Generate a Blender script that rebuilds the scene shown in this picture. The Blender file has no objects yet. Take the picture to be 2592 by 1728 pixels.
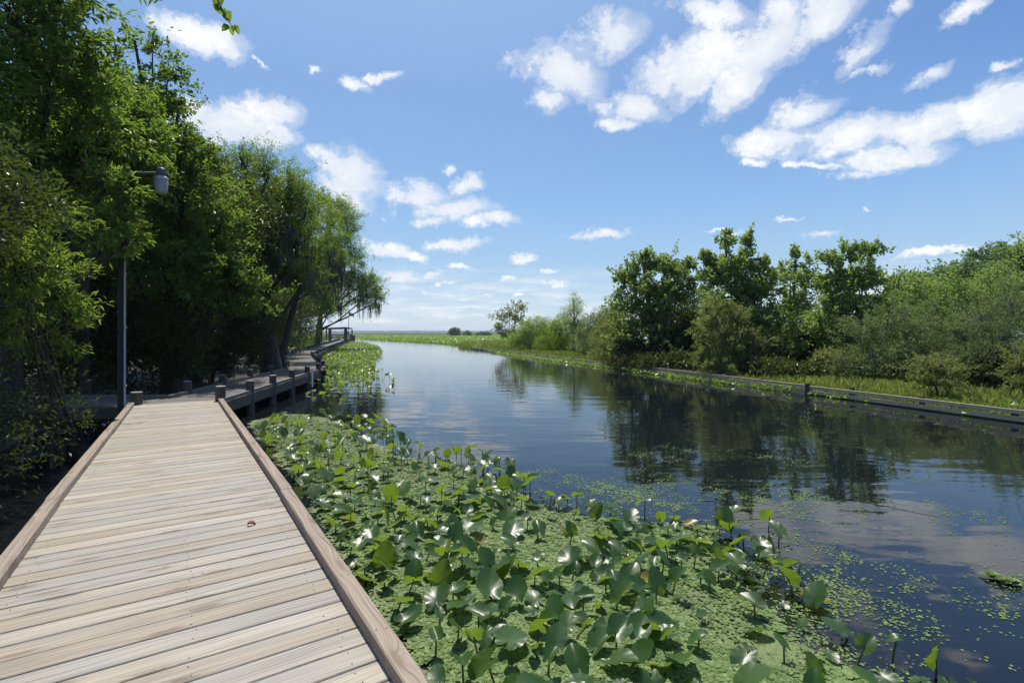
import bpy, bmesh, math, random
import numpy as np
from mathutils import Vector, Matrix

rng = np.random.default_rng(7)
random.seed(7)
PI = math.pi
R = math.radians
scene = bpy.context.scene
COL = scene.collection

# ------------------------------------------------------------------ survey frame
# eye 1.9 m above the water, looking along +Y; F is the lens in photo pixels
EYE, F, CU, HV, K = 1.9, 1274.0, 1296.0, 843.0, 2592 / 2352
def gp(u, v, z=0.0):
    y = F * (EYE - z) / (v - HV)
    return np.array([(u - CU) / F * y, y, z])
def at(u, v, y):
    return np.array([(u - CU) / F * y, y, EYE + (HV - v) / F * y])
SUN_AZ, SUN_EL = R(-15), R(65)
SUN = np.array([math.sin(SUN_AZ) * math.cos(SUN_EL), math.cos(SUN_AZ) * math.cos(SUN_EL), math.sin(SUN_EL)])

# ------------------------------------------------------------------ object helpers
def tag(o, label=None, cat=None, group=None, kind=None):
    if label: o['label'] = label
    if cat: o['category'] = cat
    if group: o['group'] = group
    if kind: o['kind'] = kind
    return o
def empty(name, loc=(0, 0, 0), rz=0):
    o = bpy.data.objects.new(name, None)
    o.empty_display_size = 0.2
    o.location = loc
    o.rotation_euler = (0, 0, rz)
    COL.objects.link(o)
    return o
def link_mesh(name, me, mats, parent=None, world=True):
    o = bpy.data.objects.new(name, me)
    for m in (mats if isinstance(mats, (list, tuple)) else [mats]):
        me.materials.append(m)
    COL.objects.link(o)
    if parent is not None:
        o.parent = parent
        if world:
            o.matrix_parent_inverse = parent_matrix(parent).inverted()
    return o
def parent_matrix(p):
    m = Matrix.Translation(p.location) @ p.rotation_euler.to_matrix().to_4x4()
    if p.parent is not None:
        m = parent_matrix(p.parent) @ p.matrix_parent_inverse @ m
    return m

class MB:
    """collects shapes, then links them as one mesh object"""
    def __init__(s): s.v = []; s.f = []; s.mi = []; s.sm = []
    def add(s, verts, faces, mi=0, smooth=False):
        b = len(s.v)
        s.v += [tuple(map(float, p)) for p in verts]
        for f in faces:
            s.f.append(tuple(int(i) + b for i in f)); s.mi.append(mi); s.sm.append(smooth)
    def box(s, x0, x1, y0, y1, z0, z1, mi=0, bev=0.0, rz=0.0, ctr=None):
        if bev > 0:
            pts = []
            for (z, e) in ((z0, 0), (z1 - bev, 0), (z1, bev)):
                pts += [(x0 + e, y0 + e, z), (x1 - e, y0 + e, z), (x1 - e, y1 - e, z), (x0 + e, y1 - e, z)]
            fs = [(3, 2, 1, 0), (8, 9, 10, 11)]
            for k in (0, 4):
                for i in range(4):
                    j = (i + 1) % 4
                    fs.append((k + i, k + j, k + 4 + j, k + 4 + i))
        else:
            pts = [(x0, y0, z0), (x1, y0, z0), (x1, y1, z0), (x0, y1, z0), (x0, y0, z1), (x1, y0, z1), (x1, y1, z1), (x0, y1, z1)]
            fs = [(3, 2, 1, 0), (4, 5, 6, 7), (0, 1, 5, 4), (1, 2, 6, 5), (2, 3, 7, 6), (3, 0, 4, 7)]
        if rz:
            cx, cy = ctr if ctr else ((x0 + x1) / 2, (y0 + y1) / 2)
            c, n = math.cos(rz), math.sin(rz)
            pts = [(cx + (p[0] - cx) * c - (p[1] - cy) * n, cy + (p[0] - cx) * n + (p[1] - cy) * c, p[2]) for p in pts]
        s.add(pts, fs, mi)
    def beam(s, a, b, w, h, mi=0, bev=0.0):
        """a horizontal or sloping timber from a to b, w wide and h high, its underside through a and b"""
        a = np.array(a, float); b = np.array(b, float)
        d = b - a; L = np.linalg.norm(d); d /= L
        r = np.cross(d, (0, 0, 1)); r /= np.linalg.norm(r)
        u = np.cross(r, d)
        pts = []
        prof = [(-w / 2, 0), (w / 2, 0), (w / 2, h - bev), (w / 2 - bev, h), (-w / 2 + bev, h), (-w / 2, h - bev)] if bev else [(-w / 2, 0), (w / 2, 0), (w / 2, h), (-w / 2, h)]
        n = len(prof)
        for e in (a, b):
            pts += [e + r * p + u * q for p, q in prof]
        fs = [tuple(range(n)), tuple(range(2 * n - 1, n - 1, -1))] + [(i, n + i, n + (i + 1) % n, (i + 1) % n) for i in range(n)]
        s.add(pts, fs, mi)
    def tube(s, pts, rad, n=8, mi=0, cap=True, smooth=True):
        V, Q = tube_np(np.array(pts, float), np.array(rad, float), n)
        s.add(V, Q, mi, smooth)
        if cap:
            m = len(pts)
            b = len(s.v) - len(V)
            s.f.append(tuple(b + i for i in range(n))[::-1]); s.mi.append(mi); s.sm.append(False)
            s.f.append(tuple(b + (m - 1) * n + i for i in range(n))); s.mi.append(mi); s.sm.append(False)
    def lathe(s, c, prof, n=16, mi=0, smooth=True):
        pts = []
        for (r, z) in prof:
            for i in range(n):
                a = 2 * PI * i / n
                pts.append((c[0] + r * math.cos(a), c[1] + r * math.sin(a), c[2] + z))
        fs = []
        for k in range(len(prof) - 1):
            for i in range(n):
                j = (i + 1) % n
                fs.append((k * n + i, k * n + j, k * n + n + j, k * n + n + i))
        fs.append(tuple(range(n))[::-1]); fs.append(tuple((len(prof) - 1) * n + i for i in range(n)))
        s.add(pts, fs, mi, smooth)
    def build(s, name, mats, parent=None, world=True):
        me = bpy.data.meshes.new(name)
        me.from_pydata(s.v, [], s.f)
        me.polygons.foreach_set('material_index', s.mi)
        me.polygons.foreach_set('use_smooth', s.sm)
        me.update()
        return link_mesh(name, me, mats, parent, world)

def tube_np(P, rad, n=6):
    m = len(P)
    T = np.gradient(P, axis=0)
    T /= np.linalg.norm(T, axis=1)[:, None] + 1e-9
    ref = np.array([0.31, 0.93, 0.17])
    A = np.cross(T, ref); A /= np.linalg.norm(A, axis=1)[:, None] + 1e-9
    B = np.cross(T, A)
    ang = np.arange(n) * 2 * PI / n
    V = P[:, None, :] + rad[:, None, None] * (np.cos(ang)[None, :, None] * A[:, None, :] + np.sin(ang)[None, :, None] * B[:, None, :])
    i = np.arange(n); j = (i + 1) % n
    Q = np.concatenate([np.stack([k * n + i, k * n + n + i, k * n + n + j, k * n + j], 1) for k in range(m - 1)])
    return V.reshape(-1, 3), Q

def mesh_np(name, V, Q, mats, parent=None, smooth=False, mi=None, world=True):
    V = np.asarray(V, np.float32); Q = np.asarray(Q, np.int32)
    me = bpy.data.meshes.new(name)
    k = Q.shape[1]
    me.vertices.add(len(V)); me.vertices.foreach_set('co', V.ravel())
    me.loops.add(Q.size); me.loops.foreach_set('vertex_index', Q.ravel())
    me.polygons.add(len(Q))
    me.polygons.foreach_set('loop_start', np.arange(0, Q.size, k, dtype=np.int32))
    me.polygons.foreach_set('loop_total', np.full(len(Q), k, np.int32))
    if mi is not None: me.polygons.foreach_set('material_index', np.asarray(mi, np.int32))
    me.polygons.foreach_set('use_smooth', np.full(len(Q), smooth))
    me.update(calc_edges=True)
    return link_mesh(name, me, mats, parent, world)

def unit(a): return a / (np.linalg.norm(a, axis=-1, keepdims=True) + 1e-9)

def leaves(P, A, N, L, W, fold=0.25, shape='hex', curl=0.15):
    """leaf blades: base at P, length along A, blade normal about N"""
    n = len(P)
    A = unit(A); S = unit(np.cross(A, N)); N = np.cross(S, A)
    L = np.broadcast_to(L, n)[:, None]; W = np.broadcast_to(W, n)[:, None]
    if shape == 'quad':
        v = np.stack([P, P + A * L * .45 + S * W * .5 + N * W * fold, P + A * L - N * L * curl, P + A * L * .45 - S * W * .5 + N * W * fold], 1)
        return v.reshape(-1, 3), np.arange(4 * n).reshape(n, 4)
    v = np.stack([P, P + A * L * .28 + S * W * .5 + N * W * fold, P + A * L * .68 + S * W * .36 + N * (W * fold * .7 - L * curl * .4),
                  P + A * L - N * L * curl,
                  P + A * L * .68 - S * W * .36 + N * (W * fold * .7 - L * curl * .4), P + A * L * .28 - S * W * .5 + N * W * fold], 1)
    b = np.arange(n)[:, None] * 6
    q = np.concatenate([b + np.array([[0, 1, 2, 3]]), b + np.array([[0, 3, 4, 5]])], 0)
    return v.reshape(-1, 3), q

# ------------------------------------------------------------------ materials
def new_mat(name):
    m = bpy.data.materials.new(name); m.use_nodes = True
    nt = m.node_tree; nt.nodes.clear()
    out = nt.nodes.new('ShaderNodeOutputMaterial')
    return m, nt, out
def N(nt, t, **kw):
    n = nt.nodes.new(t)
    for k, v in kw.items():
        if k.startswith('i_'):
            key = k[2:]
            n.inputs[int(key) if key.isdigit() else key.replace('_', ' ')].default_value = v
        else: setattr(n, k, v)
    return n
def ramp(nt, src, stops, interp='LINEAR'):
    r = nt.nodes.new('ShaderNodeValToRGB'); r.color_ramp.interpolation = interp
    e = r.color_ramp.elements
    while len(e) < len(stops): e.new(0.5)
    for el, (p, c) in zip(e, stops):
        el.position = p; el.color = (*c, 1) if len(c) == 3 else c
    nt.links.new(src, r.inputs[0])
    return r.outputs[0]
def math_(nt, op, a, b=None, clamp=False):
    n = nt.nodes.new('ShaderNodeMath'); n.operation = op; n.use_clamp = clamp
    for i, x in enumerate((a, b)):
        if x is None: continue
        if isinstance(x, (int, float)): n.inputs[i].default_value = x
        else: nt.links.new(x, n.inputs[i])
    return n.outputs[0]
def mix(nt, fac, a, b, blend='MIX'):
    n = nt.nodes.new('ShaderNodeMix'); n.data_type = 'RGBA'; n.blend_type = blend
    for key, x in ((0, fac), (6, a), (7, b)):
        if isinstance(x, (int, float)): n.inputs[key].default_value = x
        elif isinstance(x, tuple): n.inputs[key].default_value = (*x, 1) if len(x) == 3 else x
        else: nt.links.new(x, n.inputs[key])
    return n.outputs[2]
def principled(nt, **kw):
    p = nt.nodes.new('ShaderNodeBsdfPrincipled')
    for k, v in kw.items():
        p.inputs[k.replace('_', ' ')].default_value = v
    return p

def leaf_mat(name, cols, trans=0.35, tcol=(0.20, 0.36, 0.03), rough=0.38, spec=0.5, accent=None, clump=0.6, lb=1.2):
    """cols: dark, mid, light leaf colours"""
    cols = [tuple(min(1, x * lb) for x in c) for c in cols]; tcol = tuple(min(1, x * 1.25) for x in tcol); trans += .08
    m, nt, out = new_mat(name)
    geo = N(nt, 'ShaderNodeNewGeometry')
    tc = N(nt, 'ShaderNodeTexCoord')
    no = N(nt, 'ShaderNodeTexNoise', i_Scale=clump, i_Detail=2.0)
    nt.links.new(tc.outputs['Object'], no.inputs['Vector'])
    f = math_(nt, 'ADD', math_(nt, 'MULTIPLY', geo.outputs['Random Per Island'], .7), math_(nt, 'MULTIPLY', math_(nt, 'SUBTRACT', no.outputs[0], .35), .9), True)
    stops = [(0.0, cols[0]), (0.5, cols[1]), (0.93, cols[2])]
    if accent: stops.append((0.985, accent))
    c = ramp(nt, f, stops)
    p = principled(nt, Roughness=rough)
    p.inputs['Specular IOR Level'].default_value = spec
    nt.links.new(c, p.inputs['Base Color'])
    t = N(nt, 'ShaderNodeBsdfTranslucent')
    nt.links.new(mix(nt, 0.55, c, tcol), t.inputs['Color'])
    ms = N(nt, 'ShaderNodeMixShader'); ms.inputs[0].default_value = trans
    nt.links.new(p.outputs[0], ms.inputs[1]); nt.links.new(t.outputs[0], ms.inputs[2])
    nt.links.new(ms.outputs[0], out.inputs[0])
    return m

def wood_mat(name, tones, axis='x', rough=0.75, streak=0.55, knots=True, fine=130.0, bump=0.35, crack=0.5):
    """weathered timber: grain runs along the local axis; every timber of the mesh gets its own tone and grain"""
    m, nt, out = new_mat(name)
    geo = N(nt, 'ShaderNodeNewGeometry'); tc = N(nt, 'ShaderNodeTexCoord')
    rnd = geo.outputs['Random Per Island']
    sep = N(nt, 'ShaderNodeSeparateXYZ'); nt.links.new(tc.outputs['Object'], sep.inputs[0])
    a, b = (sep.outputs[0], sep.outputs[1]) if axis == 'x' else ((sep.outputs[1], sep.outputs[0]) if axis == 'y' else (sep.outputs[2], sep.outputs[0]))
    cz = sep.outputs[2] if axis != 'z' else sep.outputs[1]
    la = math_(nt, 'ADD', a, math_(nt, 'MULTIPLY', rnd, 91.0))
    lb = math_(nt, 'ADD', b, math_(nt, 'MULTIPLY', rnd, 17.0))
    # knots bend the grain
    kv = N(nt, 'ShaderNodeCombineXYZ')
    nt.links.new(math_(nt, 'MULTIPLY', la, 1.15), kv.inputs[0]); nt.links.new(math_(nt, 'MULTIPLY', lb, 5.5), kv.inputs[1]); nt.links.new(math_(nt, 'MULTIPLY', rnd, 40.0), kv.inputs[2])
    vo = N(nt, 'ShaderNodeTexVoronoi', i_Scale=1.0, voronoi_dimensions='2D'); nt.links.new(kv.outputs[0], vo.inputs['Vector'])
    kd = vo.outputs['Distance']
    near = math_(nt, 'SUBTRACT', 1.0, math_(nt, 'MULTIPLY', kd, 2.6), True)
    wob = N(nt, 'ShaderNodeTexNoise', i_Scale=1.3, i_Detail=2.0)
    wv = N(nt, 'ShaderNodeCombineXYZ'); nt.links.new(la, wv.inputs[0]); nt.links.new(math_(nt, 'MULTIPLY', lb, 3.0), wv.inputs[1]); nt.links.new(cz, wv.inputs[2])
    nt.links.new(wv.outputs[0], wob.inputs['Vector'])
    lb2 = math_(nt, 'ADD', lb, math_(nt, 'ADD', math_(nt, 'MULTIPLY', wob.outputs[0], .10), math_(nt, 'MULTIPLY', math_(nt, 'MULTIPLY', near, near), .05)))
    def streaks(sa, sb, det):
        n = N(nt, 'ShaderNodeTexNoise', i_Scale=1.0, i_Detail=det, i_Roughness=.65)
        c = N(nt, 'ShaderNodeCombineXYZ')
        nt.links.new(math_(nt, 'MULTIPLY', la, sa), c.inputs[0]); nt.links.new(math_(nt, 'MULTIPLY', lb2, sb), c.inputs[1]); nt.links.new(math_(nt, 'MULTIPLY', cz, sb), c.inputs[2])
        nt.links.new(c.outputs[0], n.inputs['Vector'])
        return n.outputs[0]
    g1 = streaks(.9, fine, 4.0); g2 = streaks(.5, fine * .22, 3.0); g3 = streaks(2.2, fine * 3.0, 2.0)
    stain = N(nt, 'ShaderNodeTexNoise', i_Scale=2.2, i_Detail=3.0)
    sv = N(nt, 'ShaderNodeCombineXYZ'); nt.links.new(math_(nt, 'MULTIPLY', la, .6), sv.inputs[0]); nt.links.new(math_(nt, 'MULTIPLY', lb, 2.0), sv.inputs[1]); nt.links.new(math_(nt, 'MULTIPLY', rnd, 30.0), sv.inputs[2])
    nt.links.new(sv.outputs[0], stain.inputs['Vector'])
    tone = math_(nt, 'ADD', math_(nt, 'MULTIPLY', rnd, .42), math_(nt, 'MULTIPLY', stain.outputs[0], .68))
    base = ramp(nt, tone, [(0.15 + 0.75 * i / (len(tones) - 1), c) for i, c in enumerate(tones)])
    gg = math_(nt, 'ADD', math_(nt, 'MULTIPLY', g1, .72), math_(nt, 'ADD', math_(nt, 'MULTIPLY', g2, .2), math_(nt, 'MULTIPLY', g3, .12)))
    gr = ramp(nt, gg, [(.40, (1 - streak,) * 3), (.50, (.88,) * 3), (.64, (1.14,) * 3)])
    col = mix(nt, 1.0, base, gr, 'MULTIPLY')
    ck = ramp(nt, g2, [(.27, (1, 1, 1)), (.33, (0, 0, 0))])
    col = mix(nt, math_(nt, 'MULTIPLY', ck, crack), col, (.10, .075, .055))
    if knots:
        kk = ramp(nt, kd, [(.060, (1, 1, 1)), (.095, (.35, .35, .35)), (.15, (0, 0, 0))])
        col = mix(nt, math_(nt, 'MULTIPLY', kk, .7), col, (.16, .11, .075))
    p = principled(nt, Roughness=rough); p.inputs['Specular IOR Level'].default_value = .3
    nt.links.new(col, p.inputs['Base Color'])
    bp = N(nt, 'ShaderNodeBump', i_Strength=bump, i_Distance=.004)
    nt.links.new(gg, bp.inputs['Height']); nt.links.new(bp.outputs[0], p.inputs['Normal'])
    nt.links.new(p.outputs[0], out.inputs[0])
    return m

def noise_mat(name, stops, scale=6.0, rough=.85, detail=5.0, bump=.3, dist=.02, stretch=(1, 1, 1), spec=.3, metal=0.0):
    m, nt, out = new_mat(name)
    tc = N(nt, 'ShaderNodeTexCoord'); mp = N(nt, 'ShaderNodeMapping'); mp.inputs['Scale'].default_value = stretch
    nt.links.new(tc.outputs['Object'], mp.inputs[0])
    no = N(nt, 'ShaderNodeTexNoise', i_Scale=scale, i_Detail=detail, i_Roughness=.6)
    nt.links.new(mp.outputs[0], no.inputs['Vector'])
    p = principled(nt, Roughness=rough, Metallic=metal); p.inputs['Specular IOR Level'].default_value = spec
    nt.links.new(ramp(nt, no.outputs[0], stops), p.inputs['Base Color'])
    bp = N(nt, 'ShaderNodeBump', i_Strength=bump, i_Distance=dist)
    nt.links.new(no.outputs[0], bp.inputs['Height']); nt.links.new(bp.outputs[0], p.inputs['Normal'])
    nt.links.new(p.outputs[0], out.inputs[0])
    return m

M = {}
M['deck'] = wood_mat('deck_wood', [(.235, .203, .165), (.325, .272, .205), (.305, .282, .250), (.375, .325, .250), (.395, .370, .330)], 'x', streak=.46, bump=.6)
M['deck_shaded'] = wood_mat('deck_wood_shaded', [(.105, .094, .082), (.140, .124, .105), (.168, .150, .132)], 'x', streak=.45, knots=False)  # deck wood past the bend, tree shade darkened into its tones
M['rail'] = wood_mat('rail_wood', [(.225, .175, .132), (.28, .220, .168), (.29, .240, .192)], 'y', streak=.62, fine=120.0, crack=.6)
M['rail_grey'] = wood_mat('rail_grey_wood', [(.11, .10, .088), (.15, .136, .120), (.195, .18, .163)], 'y', streak=.5, knots=False)  # grey rail wood, darkened with the deck for the shade past the bend
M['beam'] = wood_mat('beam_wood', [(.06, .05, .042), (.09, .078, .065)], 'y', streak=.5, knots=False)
M['post'] = wood_mat('post_wood', [(.050, .044, .038), (.075, .066, .057), (.09, .084, .075)], 'z', streak=.5, knots=False)
M['post_top'] = noise_mat('post_end_grain', [(.35, (.20, .195, .19)), (.65, (.34, .335, .33))], 30, .8)
M['bulkhead'] = wood_mat('bulkhead_wood', [(.38, .265, .175), (.50, .37, .25), (.58, .46, .33)], 'y', streak=.5, knots=False)
M['pole'] = wood_mat('pole_wood_shaded', [(.018, .015, .013), (.032, .027, .023), (.04, .035, .03)], 'z', streak=.5, knots=False)  # pole wood darkened so its colour carries the shade of the canopy
M['nail'] = noise_mat('nail_iron', [(.3, (.03, .022, .018)), (.7, (.07, .05, .04))], 80, .7)
M['bark'] = noise_mat('bark', [(.3, (.022, .018, .015)), (.7, (.078, .068, .058))], 5, .9, 6, .9, .03, (3, 3, .6))
M['bark_pale'] = noise_mat('bark_pale', [(.3, (.10, .092, .082)), (.7, (.27, .25, .235))], 6, .9, 6, .8, .02, (3, 3, .6))
M['moss'] = leaf_mat('spanish_moss', [(.055, .060, .048), (.085, .090, .072), (.12, .125, .10)], .15, (.14, .15, .10), .9, .1)
M['broad'] = leaf_mat('broad_leaves', [(.022, .044, .012), (.050, .092, .020), (.105, .160, .030)], .38, (.30, .45, .035), .46, .4, (.28, .12, .05), lb=1.15)
M['broad_near'] = leaf_mat('near_leaves', [(.016, .038, .009), (.050, .098, .018), (.120, .185, .028)], .34, (.36, .52, .04), .46, .4, (.30, .14, .05), lb=1.25)
M['shrub'] = leaf_mat('shrub_leaves', [(.030, .052, .012), (.068, .108, .022), (.140, .190, .036)], .42, (.34, .46, .04), .46, .4, (.24, .13, .05), lb=1.2)
M['cypress'] = leaf_mat('cypress_needles', [(.040, .070, .010), (.075, .125, .016), (.120, .185, .022)], .42, (.28, .40, .02), .6, .2, lb=1.35)
M['pale'] = leaf_mat('pale_leaves', [(.085, .125, .030), (.135, .195, .045), (.200, .265, .070)], .40, (.34, .46, .06), .5, .3, lb=1.6)
M['maple'] = leaf_mat('maple_leaves', [(.036, .062, .018), (.066, .105, .030), (.120, .165, .055)], .44, (.32, .42, .06), .5, .35, lb=2.25)
M['olive'] = leaf_mat('olive_leaves', [(.065, .080, .025), (.110, .125, .040), (.170, .180, .065)], .36, (.30, .34, .06), .5, .35, (.24, .16, .06), lb=1.6)
M['grey'] = leaf_mat('grey_olive_leaves', [(.050, .070, .026), (.085, .115, .044), (.140, .175, .072)], .34, (.26, .34, .06), .6, .3, lb=1.7)
M['far_leaf'] = leaf_mat('distant_leaves', [(.045, .075, .030), (.070, .110, .045), (.110, .155, .065)], .3, (.2, .3, .06), .6, .2, lb=2.0)
M['dark'] = leaf_mat('shade_dark_leaves', [(.014, .023, .007), (.026, .043, .011), (.050, .072, .018)], .22, (.16, .21, .02), .4, .4, lb=1.0)  # leaf greens darkened to stand for deep shade under the trees

def lily_mat(name, cols, tcol, trans=.38):
    m, nt, out = new_mat(name)
    oi = N(nt, 'ShaderNodeObjectInfo'); geo = N(nt, 'ShaderNodeNewGeometry'); tc = N(nt, 'ShaderNodeTexCoord')
    r = math_(nt, 'ADD', math_(nt, 'MULTIPLY', oi.outputs['Random'], .6), math_(nt, 'MULTIPLY', geo.outputs['Random Per Island'], .4))
    c = ramp(nt, r, [(.1, cols[0]), (.5, cols[1]), (.9, cols[2])])
    no = N(nt, 'ShaderNodeTexNoise', i_Scale=14.0, i_Detail=4.0)
    nt.links.new(tc.outputs['Object'], no.inputs['Vector'])
    blot = ramp(nt, no.outputs[0], [(.62, (0, 0, 0)), (.74, (1, 1, 1))])
    c = mix(nt, math_(nt, 'MULTIPLY', blot, .35), c, (.16, .15, .04))
    p = principled(nt, Roughness=.36); p.inputs['Specular IOR Level'].default_value = .55
    nt.links.new(c, p.inputs['Base Color'])
    # veins fan out from the stalk
    sep = N(nt, 'ShaderNodeSeparateXYZ'); nt.links.new(tc.outputs['Object'], sep.inputs[0])
    an = math_(nt, 'ARCTAN2', math_(nt, 'ABSOLUTE', sep.outputs[0]), math_(nt, 'ADD', sep.outputs[1], .12))
    wv = math_(nt, 'SINE', math_(nt, 'MULTIPLY', an, 46.0))
    hh = math_(nt, 'ADD', math_(nt, 'MULTIPLY', wv, .12), no.outputs[0])
    bp = N(nt, 'ShaderNodeBump', i_Strength=.10, i_Distance=.004)
    nt.links.new(hh, bp.inputs['Height']); nt.links.new(bp.outputs[0], p.inputs['Normal'])
    t = N(nt, 'ShaderNodeBsdfTranslucent'); nt.links.new(mix(nt, .6, c, tcol), t.inputs['Color'])
    ms = N(nt, 'ShaderNodeMixShader'); ms.inputs[0].default_value = trans
    nt.links.new(p.outputs[0], ms.inputs[1]); nt.links.new(t.outputs[0], ms.inputs[2]); nt.links.new(ms.outputs[0], out.inputs[0])
    return m
M['lily'] = lily_mat('lily_leaf', [(.020, .054, .014), (.034, .080, .020), (.060, .112, .026)], (.34, .50, .03))
M['lily_yellow'] = lily_mat('lily_leaf_yellowing', [(.17, .14, .025), (.21, .17, .03), (.15, .16, .03)], (.45, .38, .04))
M['lily_stem'] = noise_mat('lily_stalk', [(.3, (.06, .09, .02)), (.7, (.11, .14, .035))], 20, .5)
M['lily_far'] = leaf_mat('lily_field_leaves', [(.075, .130, .018), (.110, .185, .026), (.150, .235, .035)], .35, (.32, .46, .04), .38, .6, lb=1.2)
M['lettuce'] = leaf_mat('water_lettuce', [(.060, .098, .024), (.100, .152, .044), (.145, .200, .066)], .2, (.24, .34, .07), .55, .3, clump=2.0, lb=1.5)
M['duck'] = leaf_mat('duckweed_fronds', [(.045, .075, .017), (.088, .130, .034), (.140, .185, .056)], .2, (.28, .34, .07), .5, .35, clump=1.5)
M['grass'] = leaf_mat('grass_blades', [(.080, .120, .020), (.130, .185, .030), (.190, .240, .050)], .35, (.34, .44, .05), .55, .3, lb=.85)
M['reed'] = leaf_mat('reed_blades', [(.110, .130, .030), (.160, .190, .045), (.230, .230, .080)], .35, (.36, .42, .06), .6, .2, (.30, .22, .10), lb=1.0)
M['lawn'] = noise_mat('lawn_ground', [(.3, (.040, .062, .014)), (.7, (.085, .118, .026))], 1.6, .95, 8, .5, .05)
M['mud'] = noise_mat('forest_floor', [(.3, (.018, .014, .010)), (.7, (.055, .045, .032))], 2.5, .95, 8, .6, .06)
M['marsh'] = noise_mat('marsh_ground', [(.35, (.085, .120, .022)), (.65, (.145, .180, .035))], .6, .9, 8, .5, .05)
M['hill'] = noise_mat('far_shore_woods', [(.3, (.035, .055, .025)), (.7, (.065, .085, .045))], .02, .95, 6, .2, 2)
M['metal'] = noise_mat('galvanised_metal', [(.3, (.30, .31, .32)), (.7, (.45, .46, .47))], 25, .45, metal=.6)
M['lamp_cap'] = noise_mat('lamp_cap_paint', [(.3, (.05, .055, .075)), (.7, (.09, .095, .12))], 25, .5)
M['lens'] = noise_mat('lamp_lens_plastic', [(.3, (.22, .22, .21)), (.7, (.34, .34, .33))], 30, .35)
M['white'] = noise_mat('white_board', [(.3, (.55, .57, .55)), (.7, (.70, .71, .69))], 20, .6)
M['dead'] = noise_mat('dead_leaf', [(.3, (.14, .035, .02)), (.7, (.28, .08, .04))], 60, .6)
M['straw'] = noise_mat('dry_reed', [(.3, (.22, .17, .07)), (.7, (.34, .27, .12))], 30, .7)
M['twig'] = noise_mat('dead_twig', [(.3, (.10, .09, .08)), (.7, (.24, .22, .20))], 20, .9)
M['stick'] = noise_mat('wet_stick', [(.3, (.06, .045, .035)), (.7, (.12, .09, .07))], 20, .6)
M['cloth_white'] = noise_mat('white_cotton', [(.3, (.55, .56, .60)), (.7, (.66, .67, .70))], 30, .9)
M['skin'] = noise_mat('skin', [(.3, (.30, .19, .14)), (.7, (.38, .25, .19))], 30, .6)
M['denim'] = noise_mat('grey_trousers', [(.3, (.10, .11, .14)), (.7, (.15, .16, .20))], 30, .9)
M['sign'] = noise_mat('sign_board', [(.3, (.20, .23, .20)), (.7, (.28, .31, .28))], 20, .6)

# ------------------------------------------------------------------ camera
cam = bpy.data.cameras.new('camera'); co = bpy.data.objects.new('camera', cam); COL.objects.link(co)
co.location = (0, 0, EYE); co.rotation_euler = (R(90), 0, 0)
cam.sensor_width = 36; cam.lens = 36 * F / 2592; cam.shift_y = -(864 - HV) / 2592
cam.clip_start = .05; cam.clip_end = 20000
scene.camera = co

# ------------------------------------------------------------------ light and sky
sl = bpy.data.lights.new('sun', 'SUN'); so = bpy.data.objects.new('sun', sl); COL.objects.link(so)
sl.energy = 5.0; sl.angle = R(.55); sl.color = (1.0, .955, .87)
so.rotation_euler = Vector(-SUN).to_track_quat('-Z', 'Y').to_euler(); so.location = (0, 0, 60)
scene.view_settings.view_transform = 'Standard'; scene.view_settings.look = 'None'
scene.view_settings.exposure = 0.27; scene.view_settings.gamma = 1.0

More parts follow.
